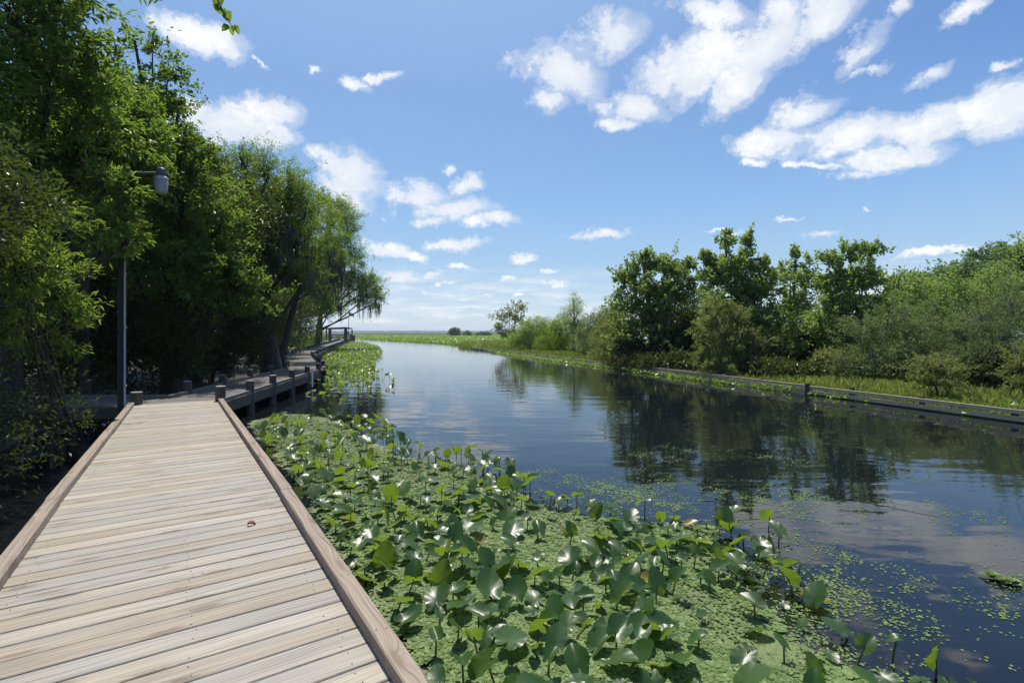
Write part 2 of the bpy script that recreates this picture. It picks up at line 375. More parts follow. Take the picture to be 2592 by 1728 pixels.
CLOUDS = [  # photo u, v (2352 wide), half width, half height, tilt, weight
    (1300, 170, 105, 65, 10, 1.0), (1400, 80, 90, 55, -20, 1.0), (1255, 235, 60, 40, 0, .9), (1440, 245, 100, 45, 10, .95), (1420, 285, 60, 25, 5, .7),
    (1580, 160, 150, 75, -15, 1.05), (1740, 110, 150, 70, -30, 1.05), (1690, 200, 110, 50, -35, 1.0), (1880, 50, 140, 60, -40, 1.0), (1960, 130, 130, 40, -40, .9), (1990, 165, 90, 18, -20, .75), (1620, 25, 120, 35, 10, .8),
    (2060, 30, 60, 30, -40, .65), (2230, 25, 80, 25, -30, .75), (2120, 180, 90, 25, -20, .6), (2310, 155, 50, 18, -20, .5),
    (1760, 320, 110, 38, -5, .9), (1850, 260, 110, 35, -18, .9), (1950, 305, 160, 38, -12, 1.0), (2110, 290, 150, 50, -12, 1.05), (2290, 265, 140, 62, -8, 1.15), (2050, 360, 160, 32, -10, .95), (1960, 400, 90, 18, -5, .55), (1740, 370, 40, 12, 0, .5), (1890, 380, 80, 14, 5, .5),
    (450, 82, 110, 34, 16, 1.05), (500, 100, 70, 26, 30, .9), (590, 148, 25, 8, 35, .5),
    (520, 285, 130, 55, 0, 1.15), (620, 265, 80, 40, 5, 1.0), (600, 320, 100, 30, 0, .9), (430, 260, 80, 40, 0, .9),
    (800, 400, 80, 58, 15, 1.1), (775, 440, 80, 45, 20, 1.0), (720, 360, 40, 25, 0, .7),
    (810, 195, 55, 18, 10, .6), (880, 175, 55, 14, -15, .6), (720, 160, 20, 10, 0, .35),
    (960, 445, 80, 30, 8, .95), (1060, 430, 70, 22, -20, .75), (1030, 480, 110, 28, 0, 1.0), (1095, 430, 40, 30, 10, .7), (1130, 505, 70, 18, -5, .9), (980, 505, 60, 16, 0, .8), (1025, 392, 22, 12, 0, .6),
    (1390, 540, 75, 13, -4, 1.0), (1060, 558, 65, 17, 3, .95), (1205, 592, 32, 11, -3, .85), (895, 575, 60, 20, 10, .9), (950, 590, 40, 14, 5, .75),
    (915, 636, 52, 18, 0, .95), (985, 628, 45, 10, 0, .8), (1260, 617, 35, 6, 0, .7), (1275, 645, 50, 9, 0, .7), (1165, 640, 30, 6, 0, .6), (1060, 612, 35, 8, 0, .6),
    (1025, 655, 30, 6, 0, .7), (975, 665, 25, 7, 0, .7), (1195, 675, 22, 6, 0, .7), (1270, 672, 30, 6, 0, .7), (1110, 680, 40, 6, 0, .6), (1330, 700, 40, 12, 0, .6),
    (1800, 510, 60, 8, -8, .4), (1890, 540, 70, 14, -8, .55), (2000, 483, 18, 6, 0, .4), (2200, 570, 200, 10, -10, .38), (1680, 530, 60, 5, 0, .3),
]
def build_world():
    w = bpy.data.worlds.new('World'); scene.world = w; w.use_nodes = True
    nt = w.node_tree; nt.nodes.clear()
    out = nt.nodes.new('ShaderNodeOutputWorld')
    sky = N(nt, 'ShaderNodeTexSky', sky_type='NISHITA', sun_disc=False)
    sky.sun_elevation = SUN_EL; sky.sun_rotation = SUN_AZ
    sky.altitude = 0; sky.air_density = 1.0; sky.dust_density = .25; sky.ozone_density = 1.3
    bg = N(nt, 'ShaderNodeBackground', i_Strength=.10)
    tc = N(nt, 'ShaderNodeTexCoord')
    d = tc.outputs['Generated']
    sep = N(nt, 'ShaderNodeSeparateXYZ'); nt.links.new(d, sep.inputs[0])
    az = math_(nt, 'ARCTAN2', sep.outputs[0], sep.outputs[1])
    el = math_(nt, 'ARCSINE', sep.outputs[2])
    # ragged edges: turbulence in a flat cloud layer so it flattens towards the horizon
    hz = math_(nt, 'ADD', math_(nt, 'MAXIMUM', sep.outputs[2], 0.0), .16)
    pl = N(nt, 'ShaderNodeCombineXYZ')
    nt.links.new(math_(nt, 'DIVIDE', sep.outputs[0], hz), pl.inputs[0]); nt.links.new(math_(nt, 'DIVIDE', sep.outputs[1], hz), pl.inputs[1])
    n1 = N(nt, 'ShaderNodeTexNoise', i_Scale=2.6, i_Detail=9.0, i_Roughness=.62, i_Distortion=.25); nt.links.new(pl.outputs[0], n1.inputs['Vector'])
    n3 = N(nt, 'ShaderNodeTexNoise', i_Scale=13.0, i_Detail=12.0, i_Roughness=.68); nt.links.new(d, n3.inputs['Vector'])
    sub = N(nt, 'ShaderNodeCombineXYZ')
    wa = math_(nt, 'ADD', az, math_(nt, 'MULTIPLY', math_(nt, 'SUBTRACT', n3.outputs[0], .5), .11))
    nse = N(nt, 'ShaderNodeSeparateColor'); nt.links.new(n3.outputs[1], nse.inputs[0])
    we = math_(nt, 'ADD', el, math_(nt, 'MULTIPLY', math_(nt, 'SUBTRACT', nse.outputs[1], .5), .07))
    nt.links.new(wa, sub.inputs[0]); nt.links.new(we, sub.inputs[1])
    acc = None
    for (u, v, hw, hh, tilt, wt) in CLOUDS:
        def ae(uu, vv):
            x, z = (uu * K - CU) / F, (HV - vv * K) / F
            return math.atan2(x, 1), math.atan2(z, math.hypot(x, 1))
        a0, e0 = ae(u, v)
        t = R(tilt)
        a1, e1 = ae(u + hw * math.cos(t), v + hw * math.sin(t))
        sx = math.hypot(a1 - a0, e1 - e0); rot = math.atan2(e1 - e0, a1 - a0)
        a2, e2 = ae(u - hh * math.sin(t), v + hh * math.cos(t))
        sy = math.hypot(a2 - a0, e2 - e0)
        mp = N(nt, 'ShaderNodeMapping', vector_type='TEXTURE')
        mp.inputs['Location'].default_value = (a0, e0, 0); mp.inputs['Rotation'].default_value = (0, 0, rot)
        mp.inputs['Scale'].default_value = (sx, sy, 1)
        nt.links.new(sub.outputs[0], mp.inputs[0])
        ln = N(nt, 'ShaderNodeVectorMath', operation='LENGTH'); nt.links.new(mp.outputs[0], ln.inputs[0])
        m = nt.nodes.new('ShaderNodeMath'); m.operation = 'MULTIPLY_ADD'
        nt.links.new(ln.outputs['Value'], m.inputs[0]); m.inputs[1].default_value = -.75; m.inputs[2].default_value = .64 + .38 * wt
        acc = m.outputs[0] if acc is None else math_(nt, 'MAXIMUM', acc, m.outputs[0])
    acc = math_(nt, 'MAXIMUM', acc, -.6)
    # streaky cloud bank low over the horizon, thinner to the right
    n2 = N(nt, 'ShaderNodeTexNoise', i_Scale=1.0, i_Detail=8.0, i_Roughness=.6)
    bv = N(nt, 'ShaderNodeCombineXYZ'); nt.links.new(math_(nt, 'MULTIPLY', az, 9.0), bv.inputs[0]); nt.links.new(math_(nt, 'MULTIPLY', el, 75.0), bv.inputs[1])
    nt.links.new(bv.outputs[0], n2.inputs['Vector'])
    bank = ramp(nt, el, [(0.0, (.50,) * 3), (.045, (.66,) * 3), (.085, (.52,) * 3), (.135, (.0,) * 3), (.3, (0,) * 3)])
    side = ramp(nt, math_(nt, 'ADD', math_(nt, 'MULTIPLY', az, .5), .5), [(.1, (1,) * 3), (.52, (1,) * 3), (.72, (.55,) * 3), (1.0, (.8,) * 3)])
    low = math_(nt, 'MULTIPLY', math_(nt, 'MULTIPLY', bank, side), ramp(nt, n2.outputs[0], [(.38, (.08,) * 3), (.50, (.45,) * 3), (.62, (1.3,) * 3)]))
    # clouds elsewhere round the sky
    far = ramp(nt, math_(nt, 'ABSOLUTE', az), [(.75, (0,) * 3), (.95, (1,) * 3)])
    gen = math_(nt, 'MULTIPLY', far, ramp(nt, n1.outputs[0], [(.60, (0,) * 3), (.78, (.6,) * 3)]))
    turb = math_(nt, 'ADD', math_(nt, 'MULTIPLY', math_(nt, 'SUBTRACT', n1.outputs[0], .5), 1.25), math_(nt, 'MULTIPLY', math_(nt, 'SUBTRACT', n3.outputs[0], .5), 1.5))
    dens = ramp(nt, math_(nt, 'ADD', acc, turb), [(.12, (0,) * 3), (.36, (.32,) * 3), (.60, (.84,) * 3), (.92, (1,) * 3)], 'EASE')
    cl = math_(nt, 'MAXIMUM', math_(nt, 'MAXIMUM', dens, low), gen, True)
    cb = N(nt, 'ShaderNodeBackground', i_Strength=.90)
    shade = math_(nt, 'MULTIPLY', dens, math_(nt, 'ADD', turb, .5))
    nt.links.new(ramp(nt, turb, [(0.0, (.80, .84, .90)), (.30, (.98, .985, 1.0)), (.6, (1.06, 1.06, 1.06))]), cb.inputs[0])
    hs = N(nt, 'ShaderNodeHueSaturation', i_Saturation=1.38, i_Value=.93); nt.links.new(sky.outputs[0], hs.inputs['Color'])
    nt.links.new(hs.outputs[0], bg.inputs[0])
    # paler towards the sun and the horizon, deeper blue away from it
    def lin(c): return tuple((x / 255 / 12.92 if x < 10 else ((x / 255 + .055) / 1.055) ** 2.4) for x in c)
    dt = N(nt, 'ShaderNodeVectorMath', operation='DOT_PRODUCT'); nt.links.new(d, dt.inputs[0]); dt.inputs[1].default_value = tuple(SUN)
    toward = ramp(nt, dt.outputs['Value'], [(.50, (0,) * 3), (.85, (1,) * 3)])
    e2 = math_(nt, 'MAXIMUM', el, 0.0)
    far_c = ramp(nt, e2, [(0, lin((204, 225, 237))), (.08, lin((184, 215, 241))), (.24, lin((150, 192, 240))), (.45, lin((96, 142, 211))), (1.0, lin((60, 102, 178)))])
    near_c = ramp(nt, e2, [(0, lin((208, 227, 238))), (.08, lin((194, 220, 242))), (.24, lin((164, 202, 242))), (.45, lin((156, 190, 236))), (1.0, lin((165, 193, 233)))])
    bg2 = N(nt, 'ShaderNodeBackground', i_Strength=.84); nt.links.new(mix(nt, toward, far_c, near_c), bg2.inputs[0])
    m0 = N(nt, 'ShaderNodeMixShader'); m0.inputs[0].default_value = .85; nt.links.new(bg.outputs[0], m0.inputs[1]); nt.links.new(bg2.outputs[0], m0.inputs[2])
    ms = N(nt, 'ShaderNodeMixShader'); nt.links.new(cl, ms.inputs[0]); nt.links.new(m0.outputs[0], ms.inputs[1]); nt.links.new(cb.outputs[0], ms.inputs[2])
    nt.links.new(ms.outputs[0], out.inputs[0])
    w.cycles.sampling_method = 'MANUAL'; w.cycles.sample_map_resolution = 512
build_world()

# ------------------------------------------------------------------ canal water
def water():
    m, nt, out = new_mat('canal_water')
    tc = N(nt, 'ShaderNodeTexCoord'); ob = tc.outputs['Object']
    def nz(scale, det, st=(1, 1, 1), rot=0.0, rough=.5):
        mp = N(nt, 'ShaderNodeMapping'); mp.inputs['Scale'].default_value = st; mp.inputs['Rotation'].default_value = (0, 0, rot)
        nt.links.new(ob, mp.inputs[0])
        n = N(nt, 'ShaderNodeTexNoise', i_Scale=scale, i_Detail=det, i_Roughness=rough); nt.links.new(mp.outputs[0], n.inputs['Vector'])
        return n.outputs[0]
    w1 = nz(1.0, 2.0, (.55, 1.6, 1), .25)          # slow swell across the canal
    w2 = nz(4.0, 2.0, (.7, 1.5, 1), -.2)           # wind ripples
    w3 = nz(11.0, 2.0, (.8, 1.3, 1), .1)
    patch = ramp(nt, nz(.13, 2.0, (1.0, 1.0, 1)), [(.42, (.2,) * 3), (.60, (1.1,) * 3)])
    h = math_(nt, 'ADD', math_(nt, 'MULTIPLY', w1, 1.0), math_(nt, 'MULTIPLY', patch, math_(nt, 'ADD', math_(nt, 'MULTIPLY', w2, .22), math_(nt, 'MULTIPLY', w3, .06))))
    bp = N(nt, 'ShaderNodeBump', i_Strength=.5, i_Distance=.019); nt.links.new(h, bp.inputs['Height'])
    p = principled(nt, Roughness=.025, IOR=1.44); p.inputs['Base Color'].default_value = (.0065, .0085, .0105, 1)
    nt.links.new(bp.outputs[0], p.inputs['Normal']); nt.links.new(p.outputs[0], out.inputs[0])
    b = MB(); b.add([(-9000, -60, 0), (9000, -60, 0), (9000, 14000, 0), (-9000, 14000, 0)], [(0, 1, 2, 3)])
    tag(b.build('water', m), kind='structure')
water()

# ------------------------------------------------------------------ ground
def inside(poly, P):
    poly = np.asarray(poly)[:, :2]; x, y = P[:, 0], P[:, 1]
    c = np.zeros(len(P), bool); n = len(poly)
    for i in range(n):
        x1, y1 = poly[i]; x2, y2 = poly[(i + 1) % n]
        k = ((y1 > y) != (y2 > y)) & (x < (x2 - x1) * (y - y1) / (y2 - y1 + 1e-12) + x1)
        c ^= k
    return c
def edge_dist(poly, P):
    poly = np.asarray(poly)[:, :2]; n = len(poly); d = np.full(len(P), 1e9)
    for i in range(n):
        a, b = poly[i], poly[(i + 1) % n]; ab = b - a
        t = np.clip(((P[:, :2] - a) @ ab) / (ab @ ab), 0, 1)
        d = np.minimum(d, np.linalg.norm(P[:, :2] - (a + t[:, None] * ab), axis=1))
    return d
def scatter(poly, n, r=rng, power=None):
    """n random points inside a polygon"""
    p = np.asarray(poly)[:, :2]; lo, hi = p.min(0), p.max(0); got = []; c = 0
    while c < n:
        q = lo + r.random((n * 3, 2)) * (hi - lo)
        q = q[inside(p, q)]; got.append(q); c += len(q)
    return np.concatenate(got)[:n]
def ground(name, poly, z, mat, skirt=.6, label=None):
    n = len(poly)
    V = [(p[0], p[1], z) for p in poly] + [(p[0], p[1], z - skirt) for p in poly]
    b = MB(); b.add(V, [tuple(range(n))] + [(i, i + n, (i + 1) % n + n, (i + 1) % n) for i in range(n)])
    o = b.build(name, mat)
    bm = bmesh.new(); bm.from_mesh(o.data); bmesh.ops.recalc_face_normals(bm, faces=bm.faces)
    bm.faces.ensure_lookup_table()
    bm.to_mesh(o.data); bm.free()
    return tag(o, kind='structure')
def wall_x(y): return 14.07 - .3130 * (y) + .0    # canal face of the timber bulkhead
BANK = [(wall_x(6) + .10, 6), (wall_x(60.5) + .10, 60.5), (-4.8, 74), (-2, 120), (30, 160), (140, 160), (140, 6)]
ground('grass_bank', BANK, .12, M['lawn'])
FLOOR = [(-5.6, 4.0), (-7.6, 7.4), (-8.6, 9.0), (-9.2, 11.6), (-8.5, 13.0), (-9.4, 19.5), (-14.3, 30.5), (-16.2, 36), (-21.5, 53), (-27, 60), (-120, 60), (-120, -20), (-6.5, -20), (-4.5, -2)]
ground('forest_floor', FLOOR, .10, M['mud'])
MARSHL = [(-22.2, 55), (-29.5, 80), (-38, 103), (-46, 135), (-60, 190), (-900, 900), (-900, 60.1), (-27, 60.1)]
ground('marsh_ground', MARSHL, .12, M['marsh'])
def treeline_hill(name, y, x0, x1, h, n, seed):
    r = np.random.default_rng(seed)
    xs = np.linspace(x0, x1, n); hs = h * (.55 + .45 * np.convolve(r.random(n + 12), np.ones(7) / 7, 'same')[6:-6]) + r.random(n) * h * .12
    V = []; 
    for x, q in zip(xs, hs):
        V += [(x, y, -2), (x, y + 8, q), (x, y + 260, -2)]
    fs = []
    for i in range(n - 1):
        a = i * 3; fs += [(a, a + 3, a + 4, a + 1), (a + 1, a + 4, a + 5, a + 2)]
    b = MB(); b.add(V, fs); tag(b.build(name, M['hill']), kind='structure')
treeline_hill('hills', 4200, -5200, 800, 27, 400, 3)
treeline_hill('hills', 2600, -2600, 600, 9, 300, 4)

# ------------------------------------------------------------------ boardwalk
TH = R(33.4)
def seg_frame(a, b):
    a = np.array(a, float); b = np.array(b, float); d = b - a; L = np.linalg.norm(d)
    return math.atan2(-d[0], d[1]), L
bw = empty('boardwalk', (0, 0, 0))
tag(bw, 'weathered timber boardwalk running from the foreground to a bend and on beside the canal', 'boardwalk')
def deck(name, origin, th, s0, s1, left, right, ztop, mat, pitch=.1445, gap=.0075, nails=True, seed=1, zj=.0015):
    r = random.Random(seed)
    b = MB(); s = s0
    while s < s1:
        w = pitch - gap - r.random() * .004
        l, q = left(s), right(s)
        z = ztop + r.uniform(-zj, zj); dz = .034
        b.box(l + r.uniform(-.012, .012), q + r.uniform(-.012, .012), s, s + w, z - dz, z, 0, .004, r.uniform(-.0012, .0012))
        if nails:
            for x in (l + .19, (l + q) / 2 + .10, q - .21):
                for e in (.03, w - .03):
                    if r.random() < .9:
                        cx, cy = x + r.uniform(-.02, .02), s + e + r.uniform(-.008, .008); rr = r.uniform(.0030, .0046)
                        b.add([(cx + rr * math.cos(k * PI / 3), cy + rr * math.sin(k * PI / 3), z + .0012) for k in range(6)], [tuple(range(6))], 1)
        s += pitch
    o = b.build(name, [mat, M['nail']])
    o.location = (*origin, 0); o.rotation_euler = (0, 0, th); o.parent = bw
    return o
RL = lambda s: .715 - .075 * max(0, (s - 4.7)) / 7.3
LL = lambda s: -.822 + .085 * max(0, (s - 5.0)) / 7.3
deck('deck', (0, 0), TH, -2.5, 12.15, lambda s: LL(s) - .10, lambda s: RL(s) + .10, .500, M['deck'], seed=3)
def local_obj(mb, name, mats, th, origin=(0, 0), parent=bw):
    o = mb.build(name, mats); o.location = (*origin, 0); o.rotation_euler = (0, 0, th); o.parent = parent; return o
def rail_piece(side, s0, s1, k):
    e = RL if side > 0 else LL
    b = MB(); w = .088 + .004 * random.random(); h = .066 + .003 * random.random(); j = random.uniform(-.004, .004)
    x0, x1 = e(s0) + side * (w / 2) + j, e(s1) + side * (w / 2) + j
    b.beam((x0, s0, .5025), (x1, s1, .5025), w, h, 0, .006)
    t = s0 + .06
    while t < s1 - .04:
        f = (t - s0) / (s1 - s0)
        for q in (-.02, .022):
            cx, cy, zz, rr = x0 + (x1 - x0) * f + q + random.uniform(-.006, .006), t + random.uniform(-.02, .02), .5025 + h + .0012, .0038
            b.add([(cx + rr * math.cos(k * PI / 3), cy + rr * math.sin(k * PI / 3), zz) for k in range(6)], [tuple(range(6))], 1)
        t += .60
    o = local_obj(b, 'rail', [M['rail'], M['nail']], TH)
for (s0, s1) in ((-2.5, 1.55), (1.557, 4.66), (4.668, 8.4), (8.408, 11.86)): rail_piece(1, s0, s1, 0)
for (s0, s1) in ((-2.5, 2.3), (2.307, 5.42), (5.428, 8.9), (8.908, 12.1)): rail_piece(-1, s0, s1, 0)
for sd, e in ((1, RL), (-1, LL)):
    b = MB(); b.beam((e(0) + sd * .07, -2.5, .27), (e(12) + sd * .07, 12.0, .27), .05, .19)
    local_obj(b, 'stringer', M['beam'], TH)
def post(x, y, rad=.088, top=.78, bottom=-.35, name='post', parent=bw):
    b = MB(); jx, jy = random.uniform(-.012, .012), random.uniform(-.012, .012)
    n = 14; rad *= random.uniform(.95, 1.05); top += random.uniform(-.015, .015)
    b.tube([(x, y, bottom), (x + jx * .5, y + jy * .5, .3), (x + jx, y + jy, top - .008)], [rad * 1.04, rad * 1.01, rad], n, 0, cap=False)
    pts = [(x + jx + rad * math.cos(2 * PI * k / n), y + jy + rad * math.sin(2 * PI * k / n), top - .008) for k in range(n)]
    pts2 = [(x + jx + rad * .92 * math.cos(2 * PI * k / n), y + jy + rad * .92 * math.sin(2 * PI * k / n), top + random.uniform(-.002, .003)) for k in range(n)]
    b.add(pts + pts2, [(k, (k + 1) % n, n + (k + 1) % n, n + k) for k in range(n)] + [tuple(range(n, 2 * n))], 1)
    return b.build(name, [M['post'], M['post_top']], parent)
def lw(lat, s, th=TH): return (-math.sin(th) * s + math.cos(th) * lat, math.cos(th) * s + math.sin(th) * lat)
for s in (1.2, 4.8, 8.4):     # piles that carry the near span, hidden below its deck
    for sd in (-1, 1):
        x, y = lw(sd * .70, s); post(x, y, .08, .26, name='pile')
# --- second span, in the shade, and the short branch to the left
def edge(p, q):
    p = np.array(p); q = np.array(q)
    return p, q
SPANS = [  # right edge a->b, left edge a->b
    ((-5.95, 10.30), (-7.19, 18.75), (-7.40, 10.86), (-8.74, 19.40)),
    ((-7.30, 19.60), (-12.40, 31.20), (-8.76, 19.60), (-13.80, 30.90)),
    ((-12.40, 31.70), (-44.80, 142.0), (-14.00, 31.20), (-46.40, 141.5)),
]
def span_deck(i, sp, z, mat, back=0.0, pitch=.1445):
    ra, rb, la, lb = map(np.array, sp)
    o = (ra + la) / 2; e = (rb + lb) / 2
    th, L = seg_frame(o, e)
    c, n = math.cos(th), math.sin(th)
    def loc(p): q = p - o; return (q[0] * c + q[1] * n, -q[0] * n + q[1] * c)
    (rx0, ry0), (rx1, ry1), (lx0, ly0), (lx1, ly1) = loc(ra), loc(rb), loc(la), loc(lb)
    rf = lambda s: rx0 + (rx1 - rx0) * (s - ry0) / (ry1 - ry0) + .06
    lf = lambda s: lx0 + (lx1 - lx0) * (s - ly0) / (ly1 - ly0) - .06
    deck('deck', tuple(o), th, -back, L + .35, lf, rf, z, mat, nails=False, seed=20 + i, pitch=pitch, gap=.008)
    for (p0, p1, sd) in ((ra, rb, 1), (la, lb, -1)):
        b = MB(); off = np.array([math.cos(th), math.sin(th)]) * sd * .03
        b.beam((*(p0 + off), .25), (*(p1 + off), .25), .05, .205); b.build('stringer', M['beam'], bw)
    return th
def rails_posts(a, b, spacing, first, zr, sd, stuff_from=None, ys=None, top=.78, rad=.088):
    a = np.array(a, float); b = np.array(b, float); L = np.linalg.norm(b - a); d = (b - a) / L
    ts = [(y - a[1]) / d[1] for y in ys] if ys is not None else list(np.arange(first, L + .01, spacing))
    far = MB()
    for k, t in enumerate(ts):
        p = a + d * t
        if stuff_from is not None and k >= stuff_from:
            far.tube([(p[0], p[1], -.3), (p[0], p[1], top)], [rad, rad], 8)
        else: post(p[0], p[1], rad, top)
    if far.v: tag(far.build('post_row', M['post'], bw), kind='stuff')
    cuts = [0.0]
    while cuts[-1] < L - .1: cuts.append(min(L, cuts[-1] + (3.6 if L < 30 else 7.2)))
    for s0, s1 in zip(cuts[:-1], cuts[1:]):
        m = MB(); p, q = (a + d * (s0 + .002)), (a + d * (s1 - .002))
        th = math.atan2(-d[0], d[1]); ln = s1 - s0 - .004
        m.beam((0, 0, zr), (0, ln, zr), .09, .068, 0, .006)
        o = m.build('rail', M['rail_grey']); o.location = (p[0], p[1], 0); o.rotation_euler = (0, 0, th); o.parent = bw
span_deck(0, SPANS[0], .4955, M['deck_shaded'], back=.9)
span_deck(1, SPANS[1], .4915, M['deck_shaded'], back=.7)
span_deck(2, SPANS[2], .4965, M['deck_shaded'], back=.7)
x, y = lw(.70, 12.02); post(x, y, .095, .80)
x, y = lw(-.72, 12.30); post(x, y, .10, .76)
ra, rb, la, lb = SPANS[0]
rails_posts(ra, rb, 0, 0, .498, 1, ys=(11.9, 13.5, 15.3, 17.1, 18.7))
rails_posts(la, lb, 0, 0, .498, -1, ys=(11.7, 13.64, 15.7, 17.6, 19.4))
ra, rb, la, lb = SPANS[1]
rails_posts(ra, rb, 1.9, 1.2, .494, 1); rails_posts(la, lb, 1.9, 1.2, .494, -1)
ra, rb, la, lb = SPANS[2]
rails_posts(ra, rb, 1.85, .3, .500, 1, stuff_from=26); rails_posts(la, lb, 1.85, .9, .500, -1, stuff_from=26)
# branch walkway to the left, under the trees
b = MB(); yy = 0.0
rr = random.Random(5)
deck('deck', (-6.6, 10.32), R(90), -.1, 8.5, lambda s: -.60, lambda s: .60, .4875, M['deck_shaded'], nails=False, seed=41)
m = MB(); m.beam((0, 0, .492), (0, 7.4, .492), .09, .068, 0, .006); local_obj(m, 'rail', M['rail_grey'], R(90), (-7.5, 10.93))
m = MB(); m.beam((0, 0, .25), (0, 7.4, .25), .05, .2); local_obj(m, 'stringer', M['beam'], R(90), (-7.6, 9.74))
# pale gauge board fixed to the boardwalk side
b = MB(); b.beam((-6.90, 17.34, .04), (-6.90, 17.46, .04), .02, .50); tag(b.build('gauge_board', M['white'], bw), label='pale upright gauge board')

# ------------------------------------------------------------------ shelter frame, flag and figures on the far dock end
sh = empty('dock_shelter_frame', (-31, 90, .5))
tag(sh, 'open dark timber shelter frame without a roof over the distant dock end', 'shelter')
FL, FR, BL, BR = (-30.3, 84), (-27.75, 84.2), (-36.9, 100), (-32.1, 101)
b = MB(); b.add([(FL[0] - 2.2, 86, .5), (FR[0] - 1.0, 84.2, .5), (BR[0] - .2, 101.5, .5), (BL[0] - .6, 101.5, .5), (FL[0] - 2.2, 86, .3), (FR[0] - 1.0, 84.2, .3), (BR[0] - .2, 101.5, .3), (BL[0] - .6, 101.5, .3)],
               [(0, 1, 2, 3), (7, 6, 5, 4), (0, 4, 5, 1), (1, 5, 6, 2), (2, 6, 7, 3), (3, 7, 4, 0)]); b.build('platform', M['deck_shaded'], sh)
for (px, py, h, q) in ((*FL, 2.62, .26), (*FR, 2.72, .30), (*BL, 2.72, .2), (*BR, 2.62, .2), (-30.9, 93, 2.6, .22), (-33.8, 93, 2.6, .2)):
    b = MB(); b.box(px - q / 2, px + q / 2, py - q / 2, py + q / 2, -.3, h); b.build('post', M['beam'], sh)
for (p, q) in ((FL, BL), (FR, BR), (FL, FR), (BL, BR)):
    b = MB(); b.beam((*p, 2.62 if p != FR else 2.70), (*q, 2.72), .16, .2); b.build('beam', M['beam'], sh)
for z in (1.0, 1.45):
    b = MB(); b.beam((BL[0], 100.2, z), (BR[0], 101.2, z), .1, .16); b.build('railing', M['beam'], sh)
b = MB(); b.box(-33.6, -32.7, 100.9, 100.96, 1.55, 2.25); b.build('notice_board', M['sign'], sh)
pl = empty('mooring_pile', (-43.6, 137.6, 0)); tag(pl, 'broad dark block of timber piles at the far end of the dock', 'pile')
for k in range(3):
    b = MB(); b.tube([(-43.9 + k * .42, 137.5, -.3), (-43.9 + k * .42, 137.5, 1.25)], [.22, .2], 10); b.build('pile', M['post'], pl)
wp = empty('wooden_pole', (-22.6, 59.5, .12)); tag(wp, 'slim bare dark wooden pole standing in the marsh grass behind the dock', 'pole')
b = MB(); b.tube([(-22.55, 59.5, 0), (-22.5, 59.5, 5.2)], [.14, .11], 10); b.build('shaft', M['post'], wp)
b = MB(); b.tube([(-22.5, 59.5, 5.2), (-22.5, 59.5, 5.26)], [.12, .10], 10); b.build('cap', M['metal'], wp)
fp = empty('flagpole', (-32.6, 101.6, .5)); tag(fp, 'thin flagpole with a small striped flag beyond the dock shelter', 'flagpole')
FX, FY = -33.1, 102.0
b = MB(); b.tube([(FX, FY, -.2), (FX, FY, 6.3)], [.07, .045], 8); b.build('pole', M['lamp_cap'], fp)
def flag_mat():
    m, nt, out = new_mat('flag_cloth'); tc = N(nt, 'ShaderNodeTexCoord'); s = N(nt, 'ShaderNodeSeparateXYZ'); nt.links.new(tc.outputs['UV'], s.inputs[0])
    st = math_(nt, 'GREATER_THAN', math_(nt, 'FRACT', math_(nt, 'MULTIPLY', s.outputs[1], 6.5)), .5)
    c = mix(nt, st, (.45, .04, .05), (.7, .7, .7))
    can = math_(nt, 'MULTIPLY', math_(nt, 'LESS_THAN', s.outputs[0], .42), math_(nt, 'GREATER_THAN', s.outputs[1], .46))
    c = mix(nt, can, c, (.03, .045, .15)); p = principled(nt, Roughness=.9); nt.links.new(c, p.inputs['Base Color']); nt.links.new(p.outputs[0], out.inputs[0]); return m
me = bpy.data.meshes.new('flag'); V = []; U = []; fs = []
for i in range(9):
    for j in range(5):
        a, c = i / 8, j / 4
        V.append((FX + .05 + a * 1.05, FY + .06 * math.sin(a * 9 + c), 6.2 - .62 + c * .62 - a * .38 - .1 * a * a)); U.append((a, c))
for i in range(8):
    for j in range(4): fs.append((i * 5 + j, i * 5 + 5 + j, i * 5 + 6 + j, i * 5 + 1 + j))
me.from_pydata(V, [], fs); uv = me.uv_layers.new()
for l in me.loops: uv.data[l.index].uv = U[l.vertex_index]
link_mesh('flag', me, flag_mat(), fp)

